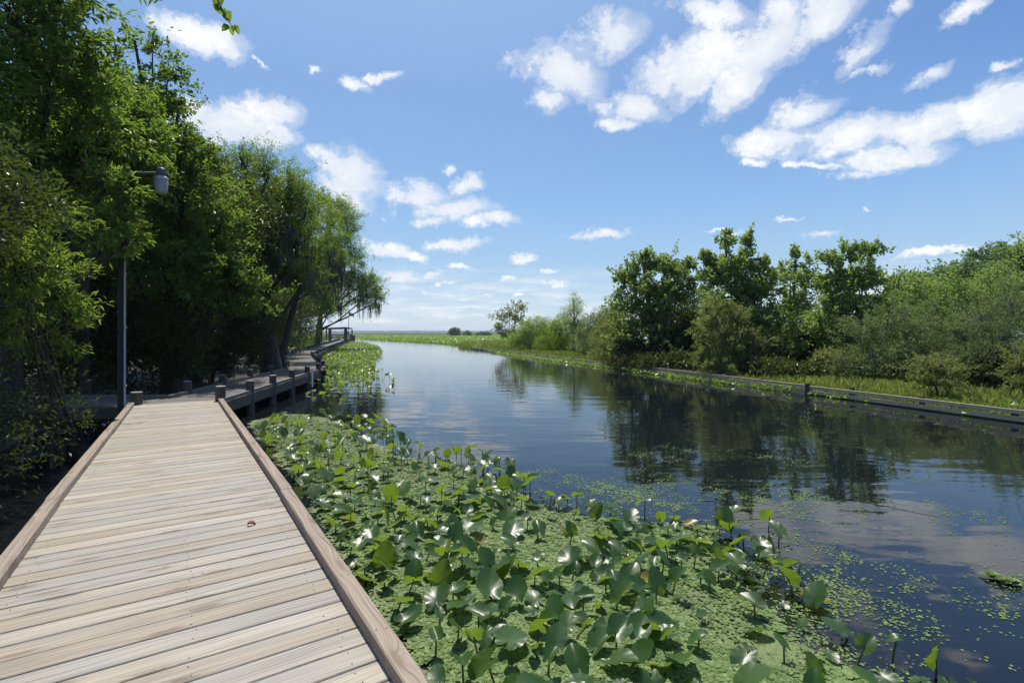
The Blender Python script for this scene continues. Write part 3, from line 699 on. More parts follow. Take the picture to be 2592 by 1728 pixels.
def sitting_person(loc, rz, label, top, hat):
    root = empty('person', loc, rz); tag(root, label, 'person')
    J = {'pel': (0, 0, .12), 'chest': (0, .03, .42), 'neck': (0, .05, .60), 'head': (0, .07, .74), 'crown': (0, .065, .84)}
    pts = [J['pel'], (0, .0, .26), J['chest'], (0, .045, .54), J['neck'], J['head'], J['crown']]; rad = [(.15, .12), (.14, .11), (.165, .11), (.13, .09), (.055, .055), (.095, .11), (.07, .08)]
    ed = [(i, i + 1) for i in range(6)]
    for sx in (-1, 1):
        b0 = len(pts); pts += [(sx * .10, .06, .11), (sx * .13, .42, .36), (sx * .13, .55, .05), (sx * .13, .68, .03)]
        rad += [(.10, .10), (.065, .065), (.045, .045), (.04, .035)]; ed += [(0, b0), (b0, b0 + 1), (b0 + 1, b0 + 2), (b0 + 2, b0 + 3)]
        b0 = len(pts); pts += [(sx * .19, .04, .52), (sx * .24, .12, .30), (sx * .13, .34, .38), (sx * .12, .40, .38)]
        rad += [(.06, .06), (.045, .045), (.034, .034), (.03, .035)]; ed += [(3, b0), (b0, b0 + 1), (b0 + 1, b0 + 2), (b0 + 2, b0 + 3)]
    me = bpy.data.meshes.new('body'); me.from_pydata(pts, ed, [])
    o = link_mesh('body', me, [top, M['denim'], M['skin']], root, world=False)
    md = o.modifiers.new('skin', 'SKIN'); md.use_smooth_shade = True
    for v, r_ in zip(me.skin_vertices[0].data, rad): v.radius = r_
    me.skin_vertices[0].data[0].use_root = True
    o.modifiers.new('sub', 'SUBSURF').levels = 1
    h = MB(); h.lathe((0, .07, .79), [(.115, -.02), (.118, .05), (.09, .09), (.03, .105)] if not hat else [(.19, 0), (.12, .012), (.11, .07), (.06, .10)], 12); h.build('hair' if not hat else 'hat', M['lamp_cap'] if not hat else M['cloth_white'], root, world=False)
sitting_person((-30.9, 87.6, .5), R(35), 'pale-clothed person sitting low on the distant dock, the nearer of two', M['cloth_white'], True)
sitting_person((-30.5, 89.8, .5), R(-30), 'pale-clothed person sitting on the distant dock, the farther of two', M['cloth_white'], False)

# ------------------------------------------------------------------ lamp pole
lp = empty('lamp_pole', (-7.36, 9.5, 0)); tag(lp, 'dark wooden lamp pole with metal conduit and hooded lamp among leaves', 'lamp pole')
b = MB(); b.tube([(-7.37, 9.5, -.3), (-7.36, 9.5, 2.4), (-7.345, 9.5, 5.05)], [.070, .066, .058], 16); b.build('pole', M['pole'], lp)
b = MB(); b.tube([(-7.285, 9.46, .1), (-7.280, 9.46, 2.4), (-7.274, 9.46, 4.9)], [.014, .014, .014], 8)
for z in (.9, 2.0, 3.0, 4.0): b.tube([(-7.267, 9.46, z), (-7.266, 9.46, z + .03)], [.024, .024], 8)
b.build('conduit', M['metal'], lp)
lx = -6.62
b = MB(); b.tube([(-7.34, 9.5, 4.92), (-7.0, 9.5, 4.93), (lx - .07, 9.5, 4.92)], [.021, .021, .021], 8); b.build('arm', M['metal'], lp)
b = MB(); b.lathe((lx, 9.5, 4.84), [(.075, .02), (.085, .03), (.080, .12), (.062, .165), (.02, .185)], 18)
hd = b.build('lamp', M['lamp_cap'], lp)
b = MB(); b.lathe((lx, 9.5, 4.68), [(.105, .10), (.118, .115), (.110, .15), (.08, .18)], 20); b.build('collar', M['metal'], hd)
b = MB(); b.lathe((lx, 9.5, 4.52), [(.045, .0), (.085, .015), (.098, .06), (.108, .16), (.113, .262)], 20); b.build('lens', M['lens'], hd)

# ------------------------------------------------------------------ bulkhead on the right
def bulkhead(name, label, y0, y1, solid, spacing, seed, far=False):
    r = random.Random(seed)
    root = empty(name, (wall_x((y0 + y1) / 2), (y0 + y1) / 2, 0)); tag(root, label, 'bulkhead', 'timber bulkhead sections along the canal')
    a = np.array([wall_x(y0), y0]); b_ = np.array([wall_x(y1), y1]); L = np.linalg.norm(b_ - a); d = (b_ - a) / L; th = math.atan2(-d[0], d[1])
    rows = [(.195, .085), (.035, .100)] if not solid else [(.200, .095), (.088, .108), (-.024, .108), (-.136, .108)]
    for z, h in rows:
        m = MB(); s = 0.0
        while s < L - .05:
            e = min(L, s + 3.4)
            m.beam((r.uniform(-.006, .006), s + .002, z), (r.uniform(-.006, .006), e - .002, z + r.uniform(-.006, .006)), .045, h, 0, .004); s = e
        o = m.build('board', M['bulkhead']); o.location = (*a, 0); o.rotation_euler = (0, 0, th); o.parent = root; o.matrix_parent_inverse = parent_matrix(root).inverted()
    for s in np.arange(.05, L, spacing):
        p = a + d * s + np.array([.075, 0]); t = .32 + r.uniform(-.02, .05)
        m = MB(); m.box(p[0] - .045, p[0] + .045, p[1] - .045, p[1] + .045, -.3, t, 0, .006, th); m.build('post', M['post'], root)
bulkhead('timber_bulkhead', 'low two-rail timber bulkhead with gaps in front of the lawn and yellowish bush', 7.2, 15.65, False, 1.85, 1)
bulkhead('timber_bulkhead', 'solid weathered plank bulkhead wall below the tall dark maples', 15.68, 26.4, True, 1.85, 2)
bulkhead('timber_bulkhead', 'long low rail bulkhead receding behind the lily strip to the marsh', 26.43, 60.0, False, 2.2, 3)
b = MB(); p = (wall_x(15.6), 15.6); b.box(p[0] - .075, p[0] + .02, p[1] - .05, p[1] + .05, -.3, .35, 0, .008, R(17)); tag(b.build('end_post', M['post']), 'stout dark post where the solid plank wall meets the rail bulkhead', 'post')

# ------------------------------------------------------------------ trees
def shades_deck(P):
    """would this leaf throw its shadow on the open sunlit near span?"""
    h = P[:, 2] - .5
    X = P[:, 0] - SUN[0] / SUN[2] * h; Y = P[:, 1] - SUN[1] / SUN[2] * h
    lat = X * math.cos(TH) + Y * math.sin(TH); s = -X * math.sin(TH) + Y * math.cos(TH)
    lim = 10.9 + .5 * np.sin(lat * 5) - 1.6 * np.clip((-lat - .1) / .7, 0, 1)
    return (s < lim) & (s > -3) & (lat > -1.0) & (lat < 1.3)
def Bl(u, v, y, ru, rv, dy=1.0):
    """crown lobe: centre and radii read off the photo at 2352 px, at distance y"""
    c = at(u * K, v * K, y); s = K * y / F
    return (c[0], c[1], c[2], ru * s, max(ru, rv) * s * dy, rv * s)
def crown_points(blobs, ncl, r, shell=.5, gaps=0.0, spikes=0):
    bl = np.array(blobs)
    if gaps:
        p, d, idx = crown_points(blobs, int(ncl * 1.9), r, shell)
        s = np.median(bl[:, 3:6].mean(1)); f = 4.2 / s; o = r.random(9) * 6
        g = sum(np.sin(p[:, 0] * f * a + o[k] + 1.3 * np.sin(p[:, 2] * f * b)) * np.sin(p[:, 2] * f * c + o[k + 3]) * np.cos(p[:, 1] * f * b + o[k + 6]) for k, (a, b, c) in enumerate(((.7, .6, .8), (1.3, 1.1, 1.4), (2.3, 1.9, 2.2))))
        k = g > np.quantile(g, gaps); p, d, idx = p[k][:ncl], d[k][:ncl], idx[k][:ncl]
        for q in range(spikes):
            i = r.choice(len(bl), p=(lambda w: w / w.sum())(np.maximum(bl[:, 2] + bl[:, 5] - np.quantile(bl[:, 2] + bl[:, 5], .2), .02)))
            e = unit(r.normal(size=3) * np.array([.7, .7, .3]) + np.array([0, 0, .9])); b0 = bl[i, :3] + e * bl[i, 3:6] * .9
            h = r.uniform(.35, .95) * s; n_ = 8; t = np.linspace(0, 1, n_)[:, None]; dd = unit(e + np.array([0, 0, .8]) + r.normal(size=3) * .2)
            p = np.concatenate([p, b0 + dd * t * h]); d = np.concatenate([d, np.repeat(dd[None], n_, 0)]); idx = np.concatenate([idx, np.full(n_, i)])
        return p, d, idx
    vol = (bl[:, 3] * bl[:, 4] * bl[:, 5]) ** .75
    idx = r.choice(len(bl), ncl, p=vol / vol.sum())
    d = unit(r.normal(size=(ncl, 3))); rad = r.random(ncl) ** shell
    rad *= 1.0 + .22 * np.sin(d[:, 0] * 5 + idx * 1.7) * np.cos(d[:, 2] * 6 + idx * 2.3)
    p = bl[idx, :3] + d * rad[:, None] * bl[idx, 3:6]
    return p, d, idx
def tree(name, label, cat, base, blobs, ncl, per, L, W, mat, trunk=.16, bark='bark', group=None, shape='quad', spray=.45, gauss=.10, up=.35, droop=.15, seed=1,
         moss=0, cut=False, shell=.5, stems=1, twigs=12, flat=.75, dens=1.0, zmin=.25, mossblobs=None, limb=.5, mosslen=(.6, 1.6), crown_name='crown', bare=0, gaps=.38, spikes=0):
    r = np.random.default_rng(seed)
    per = max(4, int(per * dens))
    root = empty(name, (base[0], base[1], base[2])); tag(root, label, cat, group)
    bl = np.array(blobs)
    kids = []
    for c in bl:
        for _ in range(3):
            e = unit(r.normal(size=3) + np.array([0, 0, .35])); f = r.uniform(.28, .5)
            kids.append([*(c[:3] + e * c[3:6] * r.uniform(.75, 1.02)), *(c[3:6] * f)])
    blobs = [tuple(c[:3]) + tuple(c[3:6] * .86) for c in bl] + [tuple(k) for k in kids]
    P, D, idx = crown_points(blobs, ncl, r, shell, gaps, spikes); ncl = len(P)
    sd = unit(D * .7 + np.array([0, 0, up]) + r.normal(size=D.shape) * .35)
    t = r.random((ncl, per)) ** .8
    LP = P[:, None, :] + sd[:, None, :] * (t * spray)[:, :, None] + r.normal(size=(ncl, per, 3)) * gauss * (1.1 - .6 * t)[:, :, None]
    A = unit(sd[:, None, :] * .8 + r.normal(size=LP.shape) * .75 + np.array([0, 0, -droop]))
    Nn = unit(r.normal(size=LP.shape) * .6 + np.array([0, 0, flat]))
    LP = LP.reshape(-1, 3); A = A.reshape(-1, 3); Nn = Nn.reshape(-1, 3)
    k = LP[:, 2] > zmin
    if cut: k &= ~shades_deck(LP)
    LP, A, Nn = LP[k], A[k], Nn[k]
    sc = r.uniform(.65, 1.25, len(LP))
    V, Q = leaves(LP, A, Nn, L * sc, W * sc, shape=shape)
    mesh_np(crown_name, V, Q, mat, root)
    # trunk, limbs and twigs
    vs, qs = [], []; off = 0
    def put(pts, rad, n):
        nonlocal off
        v, q = tube_np(np.array(pts, float), np.array(rad, float), n); vs.append(v); qs.append(q + off); off += len(v)
    base = np.array(base, float)
    top = bl[np.argmax(bl[:, 2] + bl[:, 5] * .5)]
    ctr = bl[:, :3].mean(0)
    for sN in range(stems):
        tip = np.array([top[0], top[1], top[2] + top[5] * .4]) if sN == 0 else bl[r.integers(len(bl)), :3] + r.normal(size=3) * .2
        b0 = base + np.array([r.normal() * .18, r.normal() * .18, 0]) * (sN > 0)
        ts = np.linspace(0, 1, 9)
        h = tip[2] - b0[2]
        bend = np.stack([np.sin(ts * 4 + sN) * .03 * h, np.cos(ts * 3.3 + sN) * .03 * h, 0 * ts], 1) * ts[:, None]
        path = b0 + (tip - b0) * np.stack([ts ** 1.3, ts ** 1.3, ts], 1) + bend; path[0, 2] -= .3
        tr = trunk * (1 - .4 * (sN > 0))
        put(path, tr * (1 - ts * .82) * (1 + .7 * np.exp(-ts * 14)), 10 if tr > .1 else 7)
        for i in range(len(bl)):
            if stems > 1 and i % stems != sN: continue
            c = bl[i, :3]
            f = np.clip((c[2] - b0[2]) / max(h, .1) - .18, .12, .85)
            j = f * 8; j0 = int(j); s0 = path[j0] + (path[min(j0 + 1, 8)] - path[j0]) * (j - j0)
            mid = (s0 + c) / 2 + np.array([0, 0, .10 * np.linalg.norm(c - s0)]) + r.normal(size=3) * .05
            rr = tr * limb * (1 - f * .5)
            put([s0, mid, c, c + (c - mid) * .35], [rr, rr * .7, rr * .42, rr * .2], 6)
            cand = np.where((idx == i) | ((idx >= len(bl)) & ((idx - len(bl)) // 3 == i)))[0]
            for q in r.permutation(cand)[:twigs]:
                p1 = P[q] + sd[q] * spray * .8
                if cut and shades_deck(p1[None])[0]: continue
                s1 = s0 + (c - s0) * r.uniform(.55, 1.05)
                put([s1, (s1 + P[q]) / 2 + r.normal(size=3) * .06, P[q], p1], [rr * .30, rr * .2, max(.006, rr * .1), .004], 4)
    if bare:
        for q in range(bare):
            c = bl[r.integers(len(bl))]
            s1 = c[:3] + unit(r.normal(size=3)) * c[3:6] * .2; d = unit(r.normal(size=3) + np.array([0, 0, .5]))
            p = [s1]
            for z in range(4):
                d = unit(d + r.normal(size=3) * .35); p.append(p[-1] + d * c[3:6] * .28)
            put(p, [.014, .011, .009, .006, .003], 4)
    mesh_np('trunk', np.concatenate(vs), np.concatenate(qs), M[bark], root, smooth=True)
    if moss: hang_moss(root, mossblobs if mossblobs is not None else blobs, moss, r, mosslen)
    return root
def spray_tree(name, label, cat, base, blobs, per, L, W, mat, trunk=.16, bark='bark', group=None, shape='quad', seed=1, stems=1, cut=False, up=.55, pitch=1.0, side=.10,
               moss=0, mossblobs=None, mosslen=(.5, 1.4), flat=.7, reach=1.12, zmin=.25, cover=9.0, kids=2, fill=.25, vary=.42):
    """a crown grown branch by branch: limbs to every lobe, shoots radiating from the limb, leaves set along the shoots"""
    r = np.random.default_rng(seed)
    root = empty(name, tuple(base)); tag(root, label, cat, group)
    bl = [np.array(b, float) for b in blobs]
    base = np.array(base, float)
    vs, qs = [], []; off = [0]
    def put(pts, rad, n):
        v, q = tube_np(np.array(pts, float), np.array(rad, float), n); vs.append(v); qs.append(q + off[0]); off[0] += len(v)
    tops = np.array([b[2] + b[5] * .5 for b in bl]); top = bl[int(np.argmax(tops))]
    LPs, As = [], []
    stemsP = []
    for sN in range(stems):
        tgt = top if sN == 0 else bl[r.integers(len(bl))]
        tip = np.array([tgt[0], tgt[1], tgt[2] + tgt[5] * .5])
        b0 = base + np.array([r.normal() * .15, r.normal() * .15, 0]) * (sN > 0); ts = np.linspace(0, 1, 9); h = tip[2] - b0[2]
        path = b0 + (tip - b0) * np.stack([ts ** 1.25, ts ** 1.25, ts], 1) + np.stack([np.sin(ts * 5 + seed + sN) * .03 * h, np.cos(ts * 4 + seed) * .03 * h, 0 * ts], 1) * ts[:, None]
        path[0, 2] -= .3; tr = trunk * (1 - .35 * (sN > 0))
        put(path, tr * (1 - ts * .85) * (1 + .6 * np.exp(-ts * 14)), 10 if tr > .1 else 7); stemsP.append((path, b0, h, tr))
    for i, b in enumerate(bl):
        path, b0, h, tr = stemsP[i % stems]
        f = np.clip((b[2] - b0[2]) / max(h, .1) - .22, .12, .85); j = f * 8; j0 = int(j); s0 = path[j0] + (path[min(j0 + 1, 8)] - path[j0]) * (j - j0)
        c = b[:3] - np.array([0, 0, b[5] * .35]); mid = (s0 + c) / 2 + np.array([0, 0, -.03 * np.linalg.norm(c - s0)]) + r.normal(size=3) * .06
        end = b[:3] + np.array([r.normal() * .15 * b[3], r.normal() * .15 * b[4], b[5] * .55]); rr = tr * .42 * (1 - f * .5)
        put([s0, mid, c, (c + end) / 2 + r.normal(size=3) * .05, end], [rr, rr * .75, rr * .55, rr * .32, .006], 6)
        area = 4 * PI * ((b[3] * b[4] + b[3] * b[5] + b[4] * b[5]) / 3)
        n = int(max(8, area * cover * pitch / (L * per ** .5 * 2.2)))
        d = unit(r.normal(size=(n, 3)) + np.array([0, 0, up]))
        st = c + (end - c) * (r.random(n) ** 1.0)[:, None] * .8
        bump = 1 + vary * np.sin(d[:, 0] * 4 + i * 2.1) * np.cos(d[:, 2] * 5 + i) + r.normal(size=n) * .2
        tip = b[:3] + d * b[3:6] * (reach * bump)[:, None]
        for q in range(n):
            lift = np.array([0, 0, .10 * np.linalg.norm(tip[q] - st[q])])
            md = st[q] * .45 + tip[q] * .55 - lift
            if cut and shades_deck(tip[q][None])[0]: continue
            if r.random() < .55: put([st[q], md, tip[q]], [max(.007, rr * .18), .006, .003], 3)
            m = int(per * r.uniform(.7, 1.3)); t = fill + (1 - fill) * r.random(m) ** .75
            p = ((1 - t) ** 2)[:, None] * st[q] + (2 * t * (1 - t))[:, None] * md + (t ** 2)[:, None] * tip[q]
            p = p + r.normal(size=(m, 3)) * (side * (1.15 - .75 * t))[:, None]
            ax = unit(tip[q] - st[q]) * .8 + r.normal(size=(m, 3)) * .6 + np.array([0, 0, -.12])
            LPs.append(p); As.append(ax)
            for _ in range(kids):
                e = unit(unit(tip[q] - st[q]) + r.normal(size=3) * .6 + np.array([0, 0, .25])); u0 = r.uniform(.4, .9)
                p0 = (1 - u0) ** 2 * st[q] + 2 * u0 * (1 - u0) * md + u0 ** 2 * tip[q]; ln = np.linalg.norm(tip[q] - st[q]) * r.uniform(.18, .38)
                m2 = max(3, int(per * .35)); t2 = r.random((m2, 1)) ** .7
                LPs.append(p0 + e * ln * t2 + r.normal(size=(m2, 3)) * side * .6); As.append(e * .8 + r.normal(size=(m2, 3)) * .6)
    LP = np.concatenate(LPs); A = unit(np.concatenate(As)); k = LP[:, 2] > zmin
    if cut: k &= ~shades_deck(LP)
    LP, A = LP[k], A[k]; Nn = unit(r.normal(size=LP.shape) * .55 + np.array([0, 0, flat])); sc = r.uniform(.55, 1.25, len(LP))
    V, Q = leaves(LP, A, Nn, L * sc, W * sc, shape=shape)
    mesh_np('crown', V, Q, mat, root); mesh_np('trunk', np.concatenate(vs), np.concatenate(qs), M[bark], root, smooth=True)
    if moss:
        for mb_ in (mossblobs if mossblobs is not None else blobs): hang_moss(root, [mb_], max(6, moss // len(mossblobs or blobs)), r, mosslen)
    print('SPRAY', label[:30], len(LP))
    return root
def hang_moss(root, blobs, n, r, ln):
    P, D, _ = crown_points(blobs, n, r, .4)
    P[:, 2] -= np.abs(D[:, 2]) * .1
    k = 9
    S = P[:, None, :] + r.normal(size=(n, k, 3)) * np.array([.10, .10, .12])
    S = S.reshape(-1, 3); Ln = np.repeat(r.uniform(ln[0], ln[1], n), k) * r.uniform(.4, 1.0, n * k)
    keep = S[:, 2] - Ln > .7
    S, Ln = S[keep], Ln[keep]; m = len(S)
    a = r.random(m) * PI; w = np.stack([np.cos(a), np.sin(a), 0 * a], 1) * r.uniform(.012, .035, m)[:, None]
    rows = []
    for f, ws in ((0, .6), (.35, 1.0), (.7, .8), (1.0, .1)):
        c = S + np.stack([np.sin(f * 5 + a * 9) * .03, np.cos(f * 4 + a * 7) * .03, -f * Ln], 1)
        rows += [c - w * ws, c + w * ws]
    V = np.stack(rows, 1).reshape(-1, 3); b = np.arange(m)[:, None] * 8
    Q = np.concatenate([b + np.array([[0, 1, 3, 2]]), b + np.array([[2, 3, 5, 4]]), b + np.array([[4, 5, 7, 6]])])
    mesh_np('spanish_moss', V, Q, M['moss'], root)

def rt_density(y): return .52
GL = 'trees along the shaded left bank'
# near-left broadleaf, big bright leaves at the top left corner
spray_tree('broadleaf_tree', 'near broadleaf tree filling the top left corner with large bright yellow green leaves', 'tree', (-10.2, 10.2, .1),
     [Bl(40, 60, 8.3, 140, 110), Bl(150, 50, 8.8, 92, 85), Bl(110, 200, 8.8, 140, 105), Bl(235, 170, 9.3, 62, 62), Bl(40, 330, 8.8, 120, 90), Bl(230, 280, 9.6, 105, 80), Bl(-120, 150, 8.0, 150, 150), Bl(80, -120, 8.8, 180, 120), Bl(240, 420, 9.25, 60, 45), Bl(220, 520, 9.2, 70, 55), Bl(285, 510, 9.2, 34, 50), Bl(286, 445, 9.1, 28, 42), Bl(292, 545, 9.1, 30, 36)],
     24, .135, .046, M['broad_near'], trunk=.19, group=GL, shape='hex', seed=11, cut=True, up=.3, side=.085, cover=8.62, stems=2)
# maple behind it whose branches reach over the bend
spray_tree('red_maple', 'spreading maple with small dark glossy leaves behind the lamp, branches over the boardwalk bend', 'tree', (-9.9, 14.6, .1),
     [Bl(305, 235, 13.6, 75, 55), Bl(370, 240, 13.8, 48, 42), Bl(300, 320, 13.6, 120, 80), Bl(385, 325, 13.8, 60, 40), Bl(440, 400, 14.2, 75, 45), Bl(420, 480, 14.2, 105, 80), Bl(270, 440, 13.2, 110, 85),
      Bl(490, 560, 14.4, 80, 55), Bl(530, 650, 14.4, 75, 32), Bl(410, 620, 13.8, 100, 80), Bl(300, 580, 13.0, 90, 70), Bl(470, 365, 14.2, 30, 16), Bl(560, 700, 14.6, 55, 22), Bl(205, 235, 14.0, 85, 70), Bl(410, 250, 13.9, 28, 12), Bl(385, 175, 13.8, 40, 30), Bl(420, 330, 14.0, 50, 30), Bl(350, 120, 13.8, 34, 26), Bl(560, 640, 14.4, 45, 24), Bl(500, 610, 14.0, 60, 34), Bl(520, 500, 14.6, 50, 30)],
     24, .105, .064, M['broad'], trunk=.20, group=GL, shape='hex', seed=12, cut=True, up=.25, side=.085, cover=7.93, stems=2, reach=1.2)
# shrub by the branch walkway
spray_tree('wax_myrtle_shrub', 'tall near shrub with narrow sunlit leaves at the left edge beside the boardwalk', 'shrub', (-6.6, 7.3, .1),
     [Bl(40, 470, 6.8, 85, 60), Bl(95, 550, 7.0, 85, 75), Bl(30, 630, 6.8, 85, 70), Bl(120, 660, 7.3, 75, 60), Bl(150, 750, 7.5, 52, 60), Bl(70, 770, 7.0, 80, 60), Bl(-90, 600, 6.8, 120, 140), Bl(165, 700, 7.5, 45, 40), Bl(50, 700, 6.1, 60, 60), Bl(95, 620, 6.3, 60, 60), Bl(20, 560, 6.1, 70, 70)],
     22, .105, .027, M['shrub'], trunk=.05, group=GL, shape='hex', seed=13, cut=True, stems=4, up=.35, side=.06, cover=8.97)
tree('wax_myrtle_shrub', 'dark unseen shrub added left of the near boardwalk to shade the ground there', 'shrub', (-6.9, 4.6, .1),  # shrub added out of view so the brush below lies in shade
     [(-6.6, 5.0, 2.3, 1.0, 1.0, 1.0), (-7.1, 5.8, 3.4, 1.1, 1.2, 1.1), (-7.6, 4.2, 3.2, 1.3, 1.5, 1.2), (-5.9, 3.6, 2.9, 1.0, 1.2, .8), (-5.4, 2.4, 3.2, 1.2, 1.3, .9), (-6.8, 2.6, 3.6, 1.4, 1.4, 1.0), (-5.1, 4.3, 3.1, .8, .9, .5), (-5.6, 5.0, 3.5, .8, .9, .6), (-4.7, 3.4, 3.0, .7, .8, .4)],
     1500, 28, .09, .035, M['dark'], .06, group=GL, spray=.3, gauss=.09, seed=14, cut=True, stems=3)
UG = 'understory shrubs under the left trees'
for k, (lab, base, bl, n) in enumerate([
    ('dark leafy understory shrub between the lamp pole and the boardwalk bend', (-10.4, 13.6, .1), [Bl(330, 800, 13.8, 90, 90), Bl(240, 740, 13.4, 80, 100), Bl(400, 760, 14.6, 80, 90), Bl(200, 850, 13.0, 70, 60)], 900),
    ('dark leafy understory shrub left of the big cypress trunk', (-11.0, 18.4, .1), [Bl(480, 760, 17.6, 90, 90), Bl(560, 740, 18.4, 75, 90), Bl(420, 820, 17.0, 70, 50), Bl(530, 820, 18.2, 60, 40)], 900),
    ('low shaded shrub tangle behind the branch walkway', (-11.8, 12.6, .1), [Bl(170, 780, 12.4, 90, 100), Bl(110, 860, 11.8, 80, 60), Bl(60, 700, 12.2, 110, 130)], 700),
    ('leafy shrub just behind the cypress trunk at the second bend', (-13.8, 27.5, .1), [Bl(640, 770, 27.5, 55, 55), Bl(600, 700, 27.0, 70, 80), Bl(660, 700, 29, 45, 60)], 600),
]):
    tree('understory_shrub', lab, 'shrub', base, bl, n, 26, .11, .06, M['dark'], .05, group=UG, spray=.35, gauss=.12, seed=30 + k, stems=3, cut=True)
tree('understory_shrub', 'sunlit pale green sapling beside the far dock trunks', 'shrub', (-18.2, 43.5, .1), [Bl(700, 720, 43, 35, 50), Bl(735, 700, 45, 40, 40), Bl(680, 770, 42, 25, 30), Bl(715, 770, 44, 26, 26)], 520, 22, .14, .07, M['pale'], .05, group=UG, spray=.4, gauss=.16, seed=35, stems=2)
tree('understory_shrub', 'dark leggy brush tangle on the ground left of the near boardwalk', 'shrub', (-5.9, 5.3, .05),
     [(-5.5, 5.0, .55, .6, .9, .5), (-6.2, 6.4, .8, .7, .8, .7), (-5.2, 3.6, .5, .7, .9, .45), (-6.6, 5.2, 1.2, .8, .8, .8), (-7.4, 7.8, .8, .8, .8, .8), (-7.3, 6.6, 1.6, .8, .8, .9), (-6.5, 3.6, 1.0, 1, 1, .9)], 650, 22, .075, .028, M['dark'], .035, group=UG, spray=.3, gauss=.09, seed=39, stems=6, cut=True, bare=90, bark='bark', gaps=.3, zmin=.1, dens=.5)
# forest behind
BG = 'dense trees behind the front row on the left'
for k, (lab, base, bl, n, mt) in enumerate([
    ('tall dark tree standing behind the near shrub at the left edge', (-18.5, 17, .1), [Bl(-20, 420, 17, 160, 170), Bl(120, 480, 17.5, 150, 150), Bl(30, 640, 17, 170, 130), Bl(160, 620, 18, 110, 130), Bl(-160, 500, 17, 140, 250)], 1500, 'dark'),
    ('tall dark tree standing behind the maple and lamp', (-15.0, 19, .1), [Bl(250, 360, 19.5, 110, 110), Bl(330, 480, 19.5, 130, 130), Bl(200, 560, 19, 110, 130), Bl(380, 620, 19.5, 100, 120), Bl(260, 720, 19, 130, 100)], 1500, 'dark'),
    ('dark tree filling the gap left of the pale cypress crown', (-14.3, 24.5, .1), [Bl(460, 430, 24, 70, 70), Bl(450, 560, 24, 90, 90), Bl(520, 640, 25, 80, 90), Bl(430, 700, 24, 90, 80)], 1300, 'dark'),
    ('dark tree behind the cypress trunk', (-17.5, 34, .1), [Bl(620, 620, 34, 80, 70), Bl(680, 640, 35, 70, 70), Bl(600, 720, 34, 70, 60), Bl(560, 560, 33, 60, 60), Bl(650, 770, 35, 60, 40)], 1100, 'dark'),
    ('green tree behind the mossy branches near the dock', (-24.5, 48, .1), [Bl(690, 600, 48, 60, 60), Bl(740, 640, 49, 55, 50), Bl(690, 690, 48, 50, 40), Bl(660, 720, 47, 40, 50)], 900, 'broad'),
]):
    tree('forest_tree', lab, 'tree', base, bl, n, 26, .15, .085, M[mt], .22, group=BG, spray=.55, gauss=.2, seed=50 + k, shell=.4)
tree('forest_tree', 'high dark unseen canopy added behind the maple to shade the second span', 'tree', (-11.5, 18.2, .1),  # hidden crown added to cast shade on the foliage and span below
     [(-12.2, 17.5, 7.6, 2.6, 2.6, 1.5), (-15, 19.5, 8.6, 3.6, 3, 1.9), (-11.6, 20.5, 7.2, 2.2, 2.6, 1.6), (-10.4, 17.4, 6.0, 1.5, 2.4, 1.2), (-9.4, 16.6, 5.2, 1.3, 2.0, 1.0), (-9.9, 18.8, 4.6, 1.2, 1.6, .9), (-13, 15.6, 6.6, 2.2, 1.8, 1.4), (-10.3, 21.5, 6.4, 1.4, 1.8, 1.1)],
     2300, 26, .10, .06, M['dark'], .2, group=BG, spray=.45, gauss=.14, seed=58, shell=.5, cut=True, gaps=.25)
tree('forest_tree', 'leafy dark limb mass added for shade between the near tree and the maple', 'tree', (-10.3, 12.0, .1),  # foliage added to throw shade on the near tree's lower leaves
     [Bl(240, 290, 11.0, 85, 60), Bl(310, 310, 11.4, 62, 50), Bl(190, 230, 11.0, 95, 70), Bl(110, 330, 10.6, 110, 70), Bl(300, 400, 11.6, 60, 40), Bl(40, 420, 10.4, 90, 60)],
     1500, 20, .10, .06, M['broad'], .14, group=BG, spray=.4, gauss=.12, seed=59, shell=.5, cut=True, gaps=.3)
# cypresses
CG = 'bald cypresses by the boardwalk'
spray_tree('bald_cypress', 'large bald cypress with feathery bright green crown and thick dark trunk at the second bend', 'tree', (-9.75, 20.5, .1),
     [Bl(555, 375, 20.1, 52, 42), Bl(610, 400, 20.3, 65, 50), Bl(670, 430, 20.3, 55, 40), Bl(545, 450, 19.9, 60, 55), Bl(640, 480, 20.3, 90, 55), Bl(700, 480, 20.5, 45, 50), Bl(590, 550, 20.1, 80, 55), Bl(680, 570, 20.5, 70, 50), Bl(600, 640, 20.3, 70, 40), Bl(690, 650, 20.5, 60, 35)],
     46, .125, .026, M['cypress'], trunk=.33, group=CG, seed=61, up=.75, side=.10, cover=8, moss=60, mossblobs=[Bl(600, 600, 19.8, 90, 70), Bl(690, 620, 20.3, 60, 50), Bl(640, 540, 19.8, 80, 50)], mosslen=(.4, 1.2))
spray_tree('bald_cypress', 'slimmer bald cypress with moss-hung limbs just beyond the large one', 'tree', (-11.9, 25.9, .1),
     [Bl(735, 470, 25.8, 45, 35), Bl(700, 520, 25.8, 50, 50), Bl(760, 530, 26.3, 50, 45), Bl(730, 600, 25.8, 60, 45), Bl(780, 610, 26.8, 35, 35)],
     44, .14, .030, M['cypress'], trunk=.2, group=CG, seed=62, up=.6, side=.12, cover=6.5, moss=55, mossblobs=[Bl(740, 600, 25.8, 60, 45), Bl(770, 620, 25.8, 30, 40)], mosslen=(.5, 1.5))
